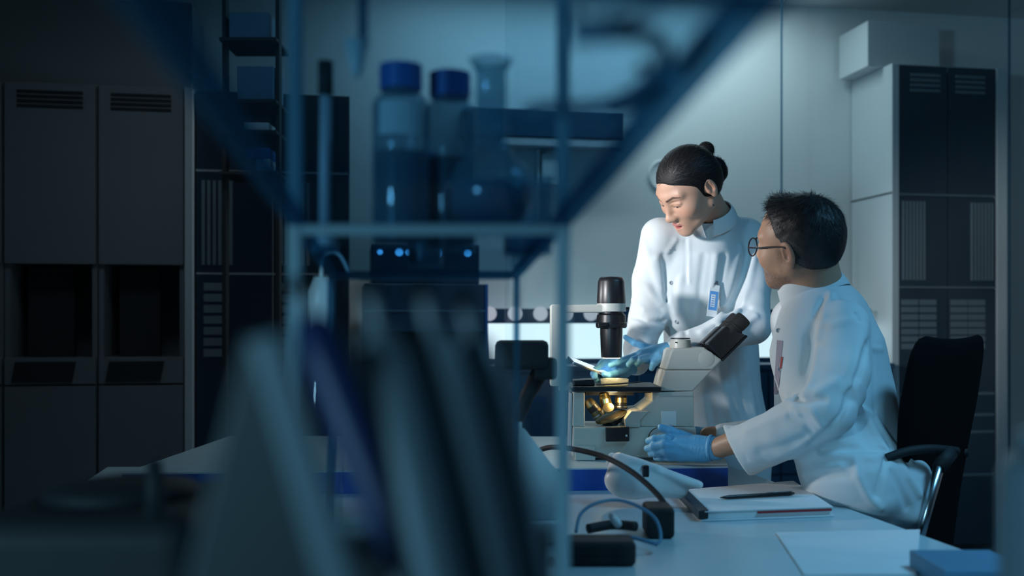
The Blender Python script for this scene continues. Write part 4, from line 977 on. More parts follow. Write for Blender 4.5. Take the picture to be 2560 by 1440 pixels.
# short hair
hh_ = Sdf()
hh_.ell((0, -0.018, 0.033), (0.0780, 0.099, 0.0840), 0.01)
hh_.ell((0, -0.034, 0.000), (0.0715, 0.0765, 0.079), 0.02)
hh_.ell((0, 0.040, 0.082), (0.052, 0.046, 0.034), 0.02)
hh_.plane((0, 0.070, 0.074), (0, 0.86, -0.50), 0.010)
for sx in (-1, 1):
    hh_.plane((sx*0.070, 0.018, 0.020), (sx*0.10, 0.93, -0.34), 0.008)
    hh_.ell((sx*0.084, -0.006, -0.030), (0.022, 0.022, 0.052), 0.006, sub=True)
hh_.plane((0, -0.05, -0.084), (0, 0.62, -0.78), 0.012)
hh_.noise = lambda X: -0.0010*sines(X, 420, 2, 6)*np.clip((X[:, 2]+0.03)/0.06, 0.15, 1)-0.0012*sines(X, 190, 12, 6)*np.clip((X[:, 2])/0.06, 0, 1)
hmh = InFrame(hh_, RMh, TMh, SM)
hv, hf = surfnet(hmh, hm.t-0.20, hm.t+0.20, 0.0026); hv = relax(hv, hf, 1, 0.3)
lc = hmh.loc(hv)
def hair_col(lc):
    g = np.clip((0.045-lc[:, 2])/0.05, 0, 1)*np.clip((lc[:, 1]+0.055)/0.05, 0, 1)     # greying temples
    g = g*np.clip(0.45+0.6*sines(lc, 700, 6), 0, 1)
    return mixc(np.tile(np.array((0.012, 0.011, 0.012), np.float32), (len(lc), 1)), (0.30, 0.29, 0.28), g*0.85)
hairm = npmesh('hair', hv, hf, M['hairm'], pm, hair_col(lc))
# strands over the cap, combed forward and up at the front
top_ = lambda b: np.clip((b[:, 2]-0.03)/0.06, 0, 1)
crown = np.array((0, -0.05, 0.11))
strands(hairm, hmh, 11000, 5, lambda b: 0.006+0.013*top_(b), 0.26, lambda b: 0.06+0.16*top_(b), lambda b: b-crown, 0.0005, hair_col, M['hairm'], SM, -0.085, hm.f, np.array((0, 9.0, 0)))
# spectacles
gl = thing('glasses', hm.world((0, 0.10, 0.004)), '', '')
for k_ in ('label', 'category'): del gl[k_]
gl.parent = pm
def HW(p): return Vector(hm.world(p))
for sx in (-1, 1):
    cc = np.array((sx*0.034, 0.112, -0.004)); rim = []
    for i in range(33):
        a = 2*math.pi*i/32; x_ = 0.0255*math.cos(a); z_ = 0.0215*math.sin(a)
        rim.append(HW((cc[0]+x_, cc[1]-abs(cc[0]+x_)*0.14, cc[2]+z_)))
    MB().tube(rim, 0.0018, 8, cap=False).build('rim', M['black'], gl, 0, True)
    MB().add([HW((cc[0], cc[1]-abs(cc[0])*0.14+0.001, cc[2]))]+rim[:-1], [(0, i+1, (i+1) % 32+1) for i in range(32)]).build('lens', M['lens'], gl, 0, True)
    MB().tube(bez([HW((sx*0.0595, 0.104, 0.003)), HW((sx*0.073, 0.070, 0.008)), HW((sx*0.0800, 0.012, 0.014)), HW((sx*0.0815, -0.014, 0.010)), HW((sx*0.0765, -0.040, -0.016))], 5), 0.0020, 8).build('temple', M['black'], gl, 0, True)
MB().tube(bez([HW((-0.0095, 0.111, 0.004)), HW((0, 0.1145, 0.008)), HW((0.0095, 0.111, 0.004))]), 0.0018, 8).build('bridge', M['black'], gl, 0, True)

# his coat
cm = Sdf(); Rz = np.array(Matrix.Rotation(math.radians(-37), 3, 'Z'))
cu_p = V3(P(1848, 1145, 2.56)); cu_n = np.array((-0.83, 0.24, -0.48))
cm.chain([mj['eL'], V3(P(1965, 1078, 2.46)), V3(P(1862, 1126, 2.56)), V3(P(1800, 1120, 2.62))], [0.068, 0.065, 0.064, 0.062], 0.010)
cm.plane(cu_p, cu_n, 0.002)
cm.cone(V3(P(1905, 1118, 2.525)), V3(P(1790, 1118, 2.63)), 0.051, 0.054, 0.003, sub=True)
cm.ell(mj['ch']+np.array((0, 0, -0.02)), (0.128, 0.180, 0.19), 0.02, Rz)
cm.ell(mj['wa'], (0.128, 0.165, 0.20), 0.06, Rz)
cm.ell(mj['hp'], (0.150, 0.195, 0.135), 0.08, Rz)
cm.cone(V3(P(2058, 800, 2.60)), mj['ch'], 0.076, 0.12, 0.06)
cm.cone(V3(P(2068, 794, 2.60)), mj['sL']+np.array((0, 0.02, 0.0)), 0.066, 0.060, 0.04)
cm.cone(V3(P(2055, 782, 2.62)), mj['sR'], 0.066, 0.058, 0.04)
cm.chain([mj['sL'], V3(P(2105, 930, 2.39)), mj['eL']], [0.064, 0.066, 0.068], 0.010)
cm.chain([mj['sR'], mj['eR'], V3(P(1808, 1092, 2.93))], [0.062, 0.056, 0.040], 0.03)
for (h0, k0, a0), ss in zip(legs, (-1, 1)):
    cm.cone(h0+np.array((0, 0, 0.012)), h0+(k0-h0)*0.62+np.array((0, 0, 0.005)), 0.076, 0.060, 0.05)
# skirt of the coat hanging over the chair side
cm.cone(V3(P(2225, 1215, 2.47)), V3(P(2275, 1285, 2.44)), 0.055, 0.030, 0.05)
cm.cone(V3(P(2170, 1190, 2.40)), V3(P(2190, 1250, 2.38)), 0.055, 0.032, 0.05)
cm.cone(V3(P(2040, 742, 2.60)), V3(P(2020, 640, 2.62)), 0.058, 0.075, 0.008, sub=True)
fpm = lambda pts, h, wd: fold_px(cm, pts, h, wd, 2.0, 3.3)
for pts, h, wd in (
    ([(2085, 735), (2140, 790), (2176, 868)], -0.006, 0.004), ([(2168, 862), (2155, 905), (2125, 985), (2080, 1070), (2030, 1112), (1960, 1160), (1900, 1196)], -0.016, 0.008),
    ([(2160, 820), (2140, 900), (2110, 970)], 0.006, 0.020), ([(2078, 735), (2060, 790), (2045, 850)], 0.010, 0.009), ([(2060, 745), (2035, 800), (2020, 850)], -0.008, 0.009),
    ([(2035, 800), (2080, 812), (2130, 800)], 0.004, 0.010), ([(2025, 850), (2015, 930), (1990, 995)], -0.009, 0.011), ([(2045, 880), (2030, 950), (2010, 990)], 0.007, 0.012),
    ([(1975, 992), (2010, 1000), (2060, 1000)], -0.010, 0.007), ([(1965, 1002), (1990, 1015), (1996, 1035)], 0.010, 0.007), ([(1990, 985), (2040, 980), (2090, 955)], 0.007, 0.011),
    ([(1985, 1015), (2030, 1030), (2055, 1065)], 0.009, 0.009), ([(1975, 1040), (2010, 1055), (2030, 1085)], -0.006, 0.009), ([(1870, 1075), (1930, 1050), (1980, 1030)], 0.005, 0.012),
    ([(1848, 1100), (1868, 1150), (1893, 1192)], -0.003, 0.003), ([(1900, 1130), (1960, 1115), (2010, 1095)], -0.005, 0.012), ([(1930, 1150), (1985, 1125), (2035, 1090)], 0.004, 0.008),
    ([(2184, 880), (2186, 960), (2184, 1040)], -0.005, 0.004), ([(2185, 872), (2205, 872), (2228, 862)], 0.004, 0.008),
    ([(2130, 965), (2160, 1030), (2195, 1090), (2215, 1125)], 0.011, 0.008), ([(2140, 955), (2185, 1040), (2240, 1120), (2275, 1150)], 0.007, 0.009), ([(2120, 990), (2145, 1060), (2175, 1115)], -0.008, 0.012),
    ([(2055, 1128), (2110, 1122), (2170, 1122), (2212, 1126)], -0.012, 0.007), ([(2050, 1142), (2110, 1140), (2180, 1145), (2215, 1132)], 0.010, 0.008),
    ([(2140, 1150), (2146, 1190), (2170, 1240), (2200, 1270)], 0.010, 0.008), ([(2215, 1132), (2205, 1190), (2190, 1240)], -0.010, 0.007), ([(2010, 1185), (2050, 1168), (2100, 1165)], 0.009, 0.009), ([(2020, 1200), (2070, 1185), (2120, 1190)], -0.007, 0.009),
    ([(2240, 1140), (2270, 1190), (2300, 1235)], 0.009, 0.009), ([(2230, 1180), (2255, 1230), (2270, 1270)], -0.007, 0.009)):
    fpm(pts, h*1.15, wd)
cm.noise = lambda X: 0.0024*sines(X, 40, 15, 6)+0.0005*sines(X, 120, 18, 6)
coat_m = sdf_mesh('lab_coat', cm, (0.30, 2.15, 0.46), (1.20, 3.12, 1.32), 0.0048, M['coat'], pm, 1)
coat_m['label'] = 'white cotton lab coat'
def patch_px(s, left, right, lift, name, m, parent, n=10):
    Lp = bez([Vector((x, y, 0)) for x, y in left], n); Rp = bez([Vector((x, y, 0)) for x, y in right], n); vs = []; fs = []
    for a, b in zip(Lp, Rp):
        row = []
        for k in range(4):
            q = a.lerp(b, k/3); h = hit(s, q.x, q.y, 2.0, 3.4)
            if h is None: row = None; break
            row.append(h+(Vector((0, 0, CAMH))-h).normalized()*lift)
        if row: vs += row
    nr = len(vs)//4
    for i in range(nr-1):
        for k in range(3): fs.append((i*4+k, i*4+k+1, i*4+k+5, i*4+k+4))
    return MB().add(vs, fs).build(name, m, parent, 0, True) if nr > 1 else None
patch_px(cm, [(1942, 850), (1938, 920), (1934, 990)], [(1957, 852), (1952, 920), (1943, 990)], 0.002, 'shirt_front', M['shirt'], pm)
patch_px(cm, [(1952, 892), (1951, 905), (1949, 922)], [(1957, 892), (1956, 905), (1953, 922)], 0.004, 'red_pen_clip', M['red'], pm)
cax = Vector((-0.40, 0.28, 0.87)).normalized(); fw_ = Vector(fwd_m); cbm = Vector(P(2042, 746, 2.60))
lowr = ring(cbm-cax*0.012, cax, fw_, 0.084, 0.088, 0.25, 2*math.pi-0.25, 24)
topr = ring(cbm+cax*0.064, cax, fw_, 0.071, 0.073, 0.40, 2*math.pi-0.40, 24)
strip_band('collar', lowr, topr, 0.006, M['coat'], coat_m)
for px_, py_ in ((1940, 826), (1944, 923)):
    q = hit(cm, px_+6, py_, 2.2, 3.3)
    if q is not None: MB().lathe([(0.0028, 0), (0.0062, 0), (0.0062, 0.0022), (0.0050, 0.003), (0.0036, 0.0026), (0.0028, 0.001)], q, (-0.7, -0.7, 0.05), 16).build('snap_button', M['greyp'], coat_m, 0, True)
# gloves
dm = 2.70
left_m = [
    ([(1790, 1121, 2.645), (1745, 1118, 2.665), (1695, 1112, 2.675)], [0.0315, 0.032, 0.024]),
    ([(1760, 1132, 2.655), (1700, 1132, 2.675)], [0.026, 0.022]),
    ([(1700, 1104, 2.685), (1664, 1096, 2.680), (1636, 1098, 2.690), (1621, 1102, 2.703)], [0.015, 0.0115, 0.0105, 0.0092]),
    ([(1698, 1117, 2.668), (1660, 1112, 2.664), (1632, 1117, 2.678), (1618, 1121, 2.695)], [0.015, 0.0115, 0.0105, 0.0092]),
    ([(1698, 1130, 2.664), (1664, 1128, 2.664), (1640, 1131, 2.678), (1627, 1134, 2.695)], [0.014, 0.0110, 0.0100, 0.0090]),
    ([(1702, 1141, 2.668), (1672, 1143, 2.672), (1652, 1144, 2.686), (1640, 1145, 2.698)], [0.013, 0.0100, 0.0090, 0.0080]),
    ([(1742, 1106, 2.680), (1704, 1088, 2.690), (1676, 1076, 2.694), (1652, 1068, 2.698)], [0.018, 0.0125, 0.0110, 0.0092]),
]
right_m = [
    ([(1772, 1092, 2.955), (1740, 1092, 2.965), (1700, 1092, 2.970)], [0.028, 0.030, 0.024])] + [
    ([(1702, 1084+i*9, 2.972), (1668, 1082+i*11, 2.968), (1640, 1084+i*12, 2.955)], [0.014, 0.0110, 0.0090]) for i in range(4)] + [
    ([(1742, 1082, 2.955), (1700, 1072, 2.945), (1672, 1066, 2.945)], [0.016, 0.0115, 0.0095])]
for H_ in (left_m, right_m):
    s = hand_sdf(H_); A_ = [V3(P(*p)) for pts, _ in H_ for p in pts]
    if H_ is left_m:
        s.noise = lambda X: 0.0007*sines(X, 330, 4, 6)
        for k_ in range(5): fold_px(s, [(1764-k_*9, 1094), (1766-k_*9, 1120), (1760-k_*9, 1146)], 0.0012, 0.0025, 2.3, 3.0)
    lo, hi = bounds(A_, 0.045); g = sdf_mesh('glove', s, lo, hi, 0.0021, M['glove'], pm, 1)
    g['label'] = 'thin blue nitrile glove'
cdir = V3(P(1795, 1121, 2.64))-V3(P(1745, 1118, 2.665)); cdir = cdir/np.linalg.norm(cdir)
low = ring(P(1772, 1120, 2.653), cdir, (0, -1, 0), 0.0325, 0.0320, 0, 2*math.pi*23/24, 24); tp_ = ring(P(1781, 1120, 2.648), cdir, (0, -1, 0), 0.0335, 0.0325, 0, 2*math.pi*23/24, 24)
strip_band('glove_cuff', low, tp_, 0.0012, M['glove'], pm, True)

# office chair
oc = thing('office_chair', (0.98, 2.52, 0), 'black office chair with chrome arm under the seated person', 'chair')
bfw = Vector((-0.68, 0.733, 0)); bsd = Vector((0.733, 0.68, 0)); bc0 = P(2306, 1110, 2.55)
def backpt(u, z, t): return Vector((bc0.x, bc0.y, 0))+bsd*u+bfw*t+Vector((0, 0, z))
nz_ = 14; nu_ = 10; vs = []; fs = []
for ly, th in ((0, 0.0), (1, 0.028)):
    for i in range(nz_+1):
        z = 0.50+(1.105-0.50)*i/nz_; f = i/nz_
        wdt = 0.212-0.075*abs(f-0.72)**1.1*(2.2 if f < 0.72 else 1.0)*0.8
        if f > 0.93: wdt -= 0.03*((f-0.93)/0.07)**2
        for k in range(nu_+1):
            u = (k/nu_*2-1)*wdt
            lean = -0.10*(f-0.3)**2+0.02*f; curve = -0.16*(u*u)/0.05*0.05*-1
            ztop = 0.012*abs(k/nu_*2-1)**2*(f > 0.9)
            vs.append(backpt(u, z-0.0+ztop, lean*0.6+curve*0.8-th-0.055*(1-f)*-1-0.05))
n1 = (nz_+1)*(nu_+1); q_ = lambda i, k: i*(nu_+1)+k
for i in range(nz_):
    for k in range(nu_):
        fs.append((q_(i, k), q_(i, k+1), q_(i+1, k+1), q_(i+1, k))); fs.append((n1+q_(i, k), n1+q_(i+1, k), n1+q_(i+1, k+1), n1+q_(i, k+1)))
bd_ = [q_(0, k) for k in range(nu_+1)]+[q_(i, nu_) for i in range(1, nz_+1)]+[q_(nz_, k) for k in range(nu_-1, -1, -1)]+[q_(i, 0) for i in range(nz_-1, 0, -1)]
for a_, b_ in zip(bd_, bd_[1:]+bd_[:1]): fs.append((a_, n1+a_, n1+b_, b_))
br = MB().add(vs, fs).build('backrest', M['mesh'], oc, 0, True)
sb = br.modifiers.new('subsurf', 'SUBSURF'); sb.levels = sb.render_levels = 1
st_c = Vector((mj['hp'][0], mj['hp'][1], 0))+bfw*0.08
def seatpt(a, b, z): return st_c+bfw*a+bsd*b+Vector((0, 0, z))
sq = [(-0.22, -0.20), (-0.24, 0), (-0.22, 0.20), (0, 0.24), (0.20, 0.22), (0.25, 0), (0.20, -0.22), (0, -0.24)]
MB().prism([seatpt(a, b, 0.45) for a, b in sq], [seatpt(a, b, 0.545) for a, b in sq]).build('seat', M['mesh'], oc, 0.02, False, 3)
for sg in (-1,  1):
    a0 = seatpt(-0.02, -sg*-0.0+sg*0.27, 0)
    armz = 0.80
    if sg == -1:
        ap = [P(2392, 1128, 2.44), P(2330, 1122, 2.40), P(2270, 1128, 2.38), P(2215, 1146, 2.38)]
        MB().tube(bez(ap), [0.011]*25, 10).build('armrest', M['rubber'], oc, 0, True)
        MB().tube([P(2348, 1165, 2.40), P(2305, 1320, 2.40), P(2292, 1372, 2.42)], 0.0125, 14).build('arm_post', M['chrome'], oc, 0, True)
        MB().tube([P(2372, 1130, 2.42), P(2348, 1170, 2.40)], [0.022, 0.017], 12).build('arm_joint', M['rubber'], oc, 0, True)
        MB().tube([P(2292, 1372, 2.42), seatpt(0, -0.10, 0.41)], 0.012, 12).build('arm_bracket', M['chrome'], oc, 0, True)
    else:
        e = [seatpt(-0.22, 0.27, 0.80), seatpt(0.0, 0.28, 0.80), seatpt(0.12, 0.27, 0.775)]
        MB().tube(bez(e), [0.011]*17, 10).build('armrest', M['rubber'], oc, 0, True)
        MB().tube([seatpt(-0.05, 0.27, 0.79), seatpt(0, 0.25, 0.45), seatpt(0, 0.10, 0.41)], 0.0125, 12).build('arm_post', M['chrome'], oc, 0, True)
MB().tube([seatpt(0, 0, 0.45), seatpt(0, 0, 0.10)], 0.025, 16).build('gas_lift', M['chrome'], oc, 0, True)
MB().tube([seatpt(-0.18, 0, 0.44), seatpt(-0.27, 0, 0.46), backpt(0, 0.56, -0.04)], 0.016, 10).build('back_stem', M['rubber'], oc, 0, True)
for k in range(5):
    a = 2*math.pi*k/5+0.3; e = seatpt(0.30*math.cos(a), 0.30*math.sin(a), 0.075)
    lg = MB().tube([seatpt(0, 0, 0.11), e], [0.022, 0.014], 10).build('base_leg', M['rubber'], oc, 0, True)
    MB().lathe([(0, -0.012), (0.028, -0.012), (0.03, 0), (0.028, 0.012), (0, 0.012)], e-Vector((0, 0, 0.045)), (math.sin(a), -math.cos(a), 0), 18).build('castor', M['rubber'], lg, 0, True)
# ================================================================ clear acrylic shelf close to the camera
def shelf_z(y): return 1.2555-0.074*(y-1.05)
def shelf_x(side, y):                                   # edges of the plate (converge towards its own vanishing point)
    x0 = {-1: P(738, 550, 1.05).x, 1: P(1408, 550, 1.05).x}[side]; return x0-0.10*(y-1.05)
ash = thing('acrylic_shelf', (0.0-0.09, 1.05, ZT), 'blue-tinted clear acrylic shelf frame standing close to the camera', 'shelf')
def plate(xa, xb, ya, yb, z0, z1):
    q = [(shelf_x(-1, ya)+xa, ya), (shelf_x(1, ya)+xb, ya), (shelf_x(1, yb)+xb, yb), (shelf_x(-1, yb)+xa, yb)]
    return MB().prism([Vector((x, y, shelf_z(y)+z0)) for x, y in q], [Vector((x, y, shelf_z(y)+z1)) for x, y in q])
YN, YF = 0.40, 1.54
plate(0, 0, YN, YF, -0.004, 0.0).build('plate', M['acryl'], ash)
for sd in (-1, 1):
    a0, a1 = Vector((shelf_x(sd, YN), YN, shelf_z(YN))), Vector((shelf_x(sd, YF), YF, shelf_z(YF)))
    w0 = 0.011
    MB().prism([a0+Vector((-w0, 0, -0.008)), a0+Vector((w0, 0, -0.008)), a0+Vector((w0, 0, 0.010)), a0+Vector((-w0, 0, 0.010))],
               [a1+Vector((-w0*0.6, 0, -0.006)), a1+Vector((w0*0.6, 0, -0.006)), a1+Vector((w0*0.6, 0, 0.008)), a1+Vector((-w0*0.6, 0, 0.008))]).build('side_edge', M['acedge'], ash, 0.003)
plate(0.006, -0.006, YF-0.006, YF+0.006, -0.006, 0.006).build('rear_edge', M['acedge'], ash)
xl, xr = shelf_x(-1, 1.05), shelf_x(1, 1.05)
for x in (xl, xr):
    MB().box((x-0.0072, 1.044, ZT), (x+0.0072, 1.058, 1.62)).build('post', M['frost'], ash, 0.003)
MB().box((xl+0.0075, 1.044, shelf_z(1.05)-0.016), (xr-0.0075, 1.056, shelf_z(1.05)-0.0045)).build('cross_beam', M['frost'], ash, 0.003)
MB().box((xl+0.0075, 1.044, 1.600), (xr-0.0075, 1.056, 1.612)).build('top_beam', M['acedge'], ash, 0.003)
for y in (YF-0.02,):
    for sd in (-1, 1):
        x = shelf_x(sd, y); MB().box((x-0.005, y-0.006, ZT), (x+0.005, y+0.006, shelf_z(y)-0.0062)).build('rear_post', M['acedge'], ash)
def on_shelf(px, y): return Vector(((px-CX)/F*y, y, shelf_z(y)+0.0008))
def bottle(px, y, r, h, neck, capm, liq, label, group=None, lab=None):
    b = on_shelf(px, y); t = thing('reagent_bottle', b, label, 'bottle', group)
    MB().lathe([(0, 0), (r*0.94, 0), (r, 0.006), (r, h*0.78), (r*0.92, h*0.81), (neck, h*0.845), (neck, h*0.86), (neck*0.9, h*0.86), (neck*0.9, h*0.84), (r*0.88, h*0.80), (r*0.95, h*0.77), (r*0.95, 0.008), (0, 0.006)], b, (0, 0, 1), 32).build('glass_body', M['hazy'], t, 0, True)
    MB().lathe([(0, 0.0065), (r*0.93, 0.008), (r*0.93, h*0.52), (0, h*0.52)], b, (0, 0, 1), 32).build('liquid', liq, t, 0, 'auto')
    MB().lathe([(0, h*0.862), (neck*1.12, h*0.862), (neck*1.12, h*0.995), (neck*1.0, h), (0, h)], b, (0, 0, 1), 28).build('cap', capm, t, 0, 'auto')
    if lab:
        a = MB(); n = 9; z0, z1 = lab
        vs = []; 
        for i in range(n):
            an = math.radians(-130+80*i/(n-1)); vs += [b+Vector((math.cos(an)*r*1.01, math.sin(an)*r*1.01, z0*h)), b+Vector((math.cos(an)*r*1.01, math.sin(an)*r*1.01, z1*h))]
        a.add(vs, [(2*i, 2*i+2, 2*i+3, 2*i+1) for i in range(n-1)]).build('label', M['paper'], t, 0, True)
    return t
bottle(1002, 1.26, 0.036, 0.232, 0.024, M['capblue'], M['amber'], 'blue-capped glass bottle with square white label on the acrylic shelf', 'bottles on the acrylic shelf', (0.60, 0.78))
bottle(1125, 1.30, 0.034, 0.235, 0.024, M['capblue'], M['amber'], 'blue-capped glass bottle without label on the acrylic shelf', 'bottles on the acrylic shelf')
bottle(1062, 1.46, 0.026, 0.170, 0.016, M['capblue'], M['amber'], 'shorter blue-capped bottle standing behind between two taller ones', 'bottles on the acrylic shelf')
# round flask with dark liquid
b = on_shelf(1228, 1.16); fl = thing('round_flask', b, 'round glass flask with dark blue liquid and long flared neck', 'flask')
fr_ = 0.050
prof = [(0, 0), (0.02, 0.0)]+[(fr_*math.sin(a), fr_*(1-math.cos(a))) for a in [math.radians(x) for x in range(30, 151, 12)]]+[(0.019, 0.105), (0.018, 0.190), (0.026, 0.205), (0.024, 0.206), (0.016, 0.190), (0.016, 0.10)]
MB().lathe(prof, b, (0, 0, 1), 36).build('glass_body', M['hazy'], fl, 0, True)
MB().lathe([(0, 0.004), (0.02, 0.004)]+[(fr_*0.95*math.sin(a), fr_*(1-math.cos(a)*0.95)) for a in [math.radians(x) for x in range(35, 112, 11)]]+[(0, fr_*1.36)], b, (0, 0, 1), 32).build('liquid', M['bluel'], fl, 0, True)
b = on_shelf(1320, 1.34); bk2 = thing('beaker', b, 'clear glass beaker right of the round flask on the shelf', 'beaker')
MB().lathe([(0, 0), (0.030, 0), (0.033, 0.004), (0.033, 0.10), (0.036, 0.106), (0.034, 0.106), (0.0315, 0.1), (0.0315, 0.005), (0, 0.004)], b, (0, 0, 1), 32).build('glass_body', M['hazy'], bk2, 0, True)
MB().lathe([(0, 0.0045), (0.031, 0.0055), (0.031, 0.045), (0, 0.045)], b, (0, 0, 1), 32).build('liquid', M['steel'], bk2, 0, 'auto')
a, c = on_shelf(1105, 1.12), P(1172, 225, 1.16)
gr = MB().tube([a+Vector((0, 0, 0.003)), c], 0.0035, 10).build('glass_rod', M['glass'], None, 0, True); tag(gr, 'thin glass rod leaning against the bottles on the shelf', 'rod')
b = on_shelf(1295, 1.46); vl = thing('vial', b, 'small vial with square white cap beside the beaker on the shelf', 'vial')
MB().lathe([(0, 0), (0.010, 0), (0.011, 0.003), (0.011, 0.075), (0.008, 0.082), (0.008, 0.088), (0, 0.088)], b, (0, 0, 1), 20).build('body', M['hazy'], vl, 0, True)
MB().box((b.x-0.007, b.y-0.007, b.z+0.0882), (b.x+0.007, b.y+0.007, b.z+0.106)).build('cap', M['white'], vl, 0.001)
# probe with pale stem
b = on_shelf(812, 1.30); pr = thing('probe_stand', b, 'slim pale probe on a white foot at the shelf left', 'probe')
MB().lathe([(0, 0), (0.016, 0), (0.018, 0.006), (0.013, 0.026), (0.008, 0.030), (0, 0.030)], b, (0, 0, 1), 24).build('foot', M['white'], pr, 0, True)
MB().tube([b+Vector((0, 0, 0.030)), b+Vector((0.001, 0, 0.205))], 0.0075, 14).build('stem', M['disc'], pr, 0, True)
MB().tube([b+Vector((0.001, 0, 0.2052)), b+Vector((0.001, 0, 0.25))], 0.010, 14).build('head', M['rubber'], pr, 0, True)
# glass tube hung from the top beam; white cone stands in for a reflection
bt = thing('hanging_tube', P(905, 190, 1.05), 'glass tube on the shelf frame with white cone for a reflection', 'funnel')
MB().tube([Vector((P(907, 0, 1.05).x, 1.05, 1.5995)), P(907, 108, 1.05)], 0.0055, 14).build('glass_tube', M['acedge'], bt, 0, True)
MB().lathe([(0.004, 0), (0.0045, 0.002), (0.014, 0.038), (0.0125, 0.038), (0.003, 0.002)], P(892, 192, 1.05), (0, 0, 1), 24).build('reflection_cone', M['white'], bt, 0, True)
# hose coil with white connector lying on the near right of the shelf
ho = thing('coiled_hose', on_shelf(1500, 0.85), 'grey coiled hose with white connector on the shelf right', 'hose')
def SP(px, py): # point on the plate under a pixel
    k = (CY-py)/F; d = (1.2555+0.074*1.05-CAMH)/(k+0.074); return P(px, py, d)
rz_ = lambda p, r: p+Vector((0, 0, r+0.001))
loop = [(1430, 118), (1500, 112), (1580, 108), (1648, 128), (1660, 170), (1625, 220), (1560, 268), (1470, 292), (1380, 290), (1320, 302)]
MB().tube(bez([rz_(SP(x, y), 0.0045) for x, y in loop]), [0.0050]*73, 12).build('hose', M['disc'], ho, 0, True)
loop = [(1430, 20), (1440, 60), (1500, 80), (1570, 70), (1625, 30), (1640, -10), (1600, -40)]
MB().tube(bez([rz_(SP(x, y), 0.0032) for x, y in loop]), 0.0032, 12).build('hose_end', M['disc'], ho, 0, True)
MB().tube([rz_(SP(1532, 298), 0.007), rz_(SP(1585, 282), 0.007), rz_(SP(1650, 252), 0.007)], [0.0068, 0.0062, 0.0055], 14).build('connector', M['white'], ho, 0, True)
q = rz_(SP(1606, 256), 0.018); MB().lathe([(0, 0), (0.004, 0), (0.004, 0.006), (0, 0.006)], q, (0, 0, 1), 14).build('button', M['black'], ho)
q = [SP(1692, 196), SP(1738, 196), SP(1800, 100), SP(1748, 100)]
dt = MB().prism([v+Vector((0, 0, 0.001)) for v in q], [v+Vector((0, 0, 0.006)) for v in q]).build('slide_case', M['slot'], None, 0.002)
tag(dt, 'thin dark slide case lying at the right edge of the acrylic shelf', 'case')
q = [SP(1512, 66), SP(1532, 66), SP(1552, 8), SP(1530, 8)]
o = MB().prism([v+Vector((0, 0, 0.001)) for v in q], [v+Vector((0, 0, 0.008)) for v in q]).build('glass_vial', M['white'], None, 0.002)
tag(o, 'small pale vial lying on the shelf inside the upper hose loop', 'vial')

# ================================================================ pipette rack in the near foreground
DR = 0.50
rk2 = thing('pipette_rack', P(900, 800, DR).xy.to_3d()+Vector((0, 0, ZT)), 'white A-frame pipette rack very close to the camera', 'rack')
def bar(p, q, w, dep, name, m, par):
    p, q = Vector(p), Vector(q); ax = (q-p).normalized(); sd = Vector((ax.z, 0, -ax.x)).normalized()
    return MB().prism([p+sd*w/2+Vector((0, -dep/2, 0)), p-sd*w/2+Vector((0, -dep/2, 0)), p-sd*w/2+Vector((0, dep/2, 0)), p+sd*w/2+Vector((0, dep/2, 0))],
                      [q+sd*w/2+Vector((0, -dep/2, 0)), q-sd*w/2+Vector((0, -dep/2, 0)), q-sd*w/2+Vector((0, dep/2, 0)), q+sd*w/2+Vector((0, dep/2, 0))]).build(name, m, par, 0.004)
apx = P(645, 840, DR-0.03)
def foot_of(p0, px1, py1, d):                            # run the line p0 -> pixel down to the bench
    p = P(px1, py1, d); k = (p0.z-ZT-0.001)/(p0.z-p.z); return p0+(p-p0)*k
bar(apx+Vector((0.004, 0, 0)), foot_of(apx, 828, 1440, DR-0.03), 0.017, 0.012, 'right_strut', M['fgrey'], rk2)
lf_ = foot_of(apx, 500, 1440, DR-0.02); rf_ = foot_of(apx, 790, 1440, DR-0.02); tp0 = apx+Vector((-0.008, 0.010, 0)); tp1 = apx+Vector((0.004, 0.010, 0))
pn_ = [lf_, rf_, tp1, tp0]; pn_ = [Vector((v.x, DR-0.022, v.z)) for v in pn_]
MB().prism(pn_, [v+Vector((0, 0.005, 0)) for v in pn_]).build('end_panel', M['fdark'], rk2, 0.002)
D2 = DR+0.125; a_, b_ = P(660, 1310, D2), P(1345, 1310, D2)
MB().box((a_.x, DR-0.016, a_.z-0.0065), (a_.x+0.012, D2-0.0002, a_.z-0.0005)).build('side_rail', M['fgrey'], rk2, 0.001)
MB().box((a_.x, D2, a_.z-0.006), (b_.x, D2+0.03, a_.z)).build('shelf_bar', M['fgrey'], rk2, 0.002)
for px in (905, 1095, 1330):
    x = P(px, 1330, D2).x; MB().box((x-0.014, D2, ZT+0.001), (x+0.014, D2+0.03, a_.z-0.0062)).build('support_block', M['rubber'], rk2, 0.002)
def pipette(p0, p1, label, m):
    A_, B_ = P(*p0), P(*p1); k = (A_.z-ZT-0.004)/(A_.z-B_.z); B_ = A_+(B_-A_)*k; ax = (B_-A_); L = ax.length; ax.normalize()
    t = thing('pipette', B_, label, 'pipette', 'pipettes leaning in the rack')
    MB().lathe([(0, 0), (0.007, 0), (0.0115, 0.006), (0.0150, 0.03), (0.0158, 0.09), (0.0140, 0.14), (0.009, 0.18), (0.006, 0.20), (0.0045, L-0.03), (0.0012, L), (0, L)], A_, ax, 24).build('body', m, t, 0, True)
    pl = MB().lathe([(0, 0), (0.0032, 0), (0.0032, 0.018), (0, 0.018)], A_-ax*0.0182, ax, 14).build('plunger', M['greyp'], t, 0, True)
    MB().lathe([(0, 0), (0.007, 0.001), (0.0075, 0.008), (0, 0.009)], A_-ax*0.0275, ax, 18).build('button', M['rubber'], pl, 0, True)
    return t
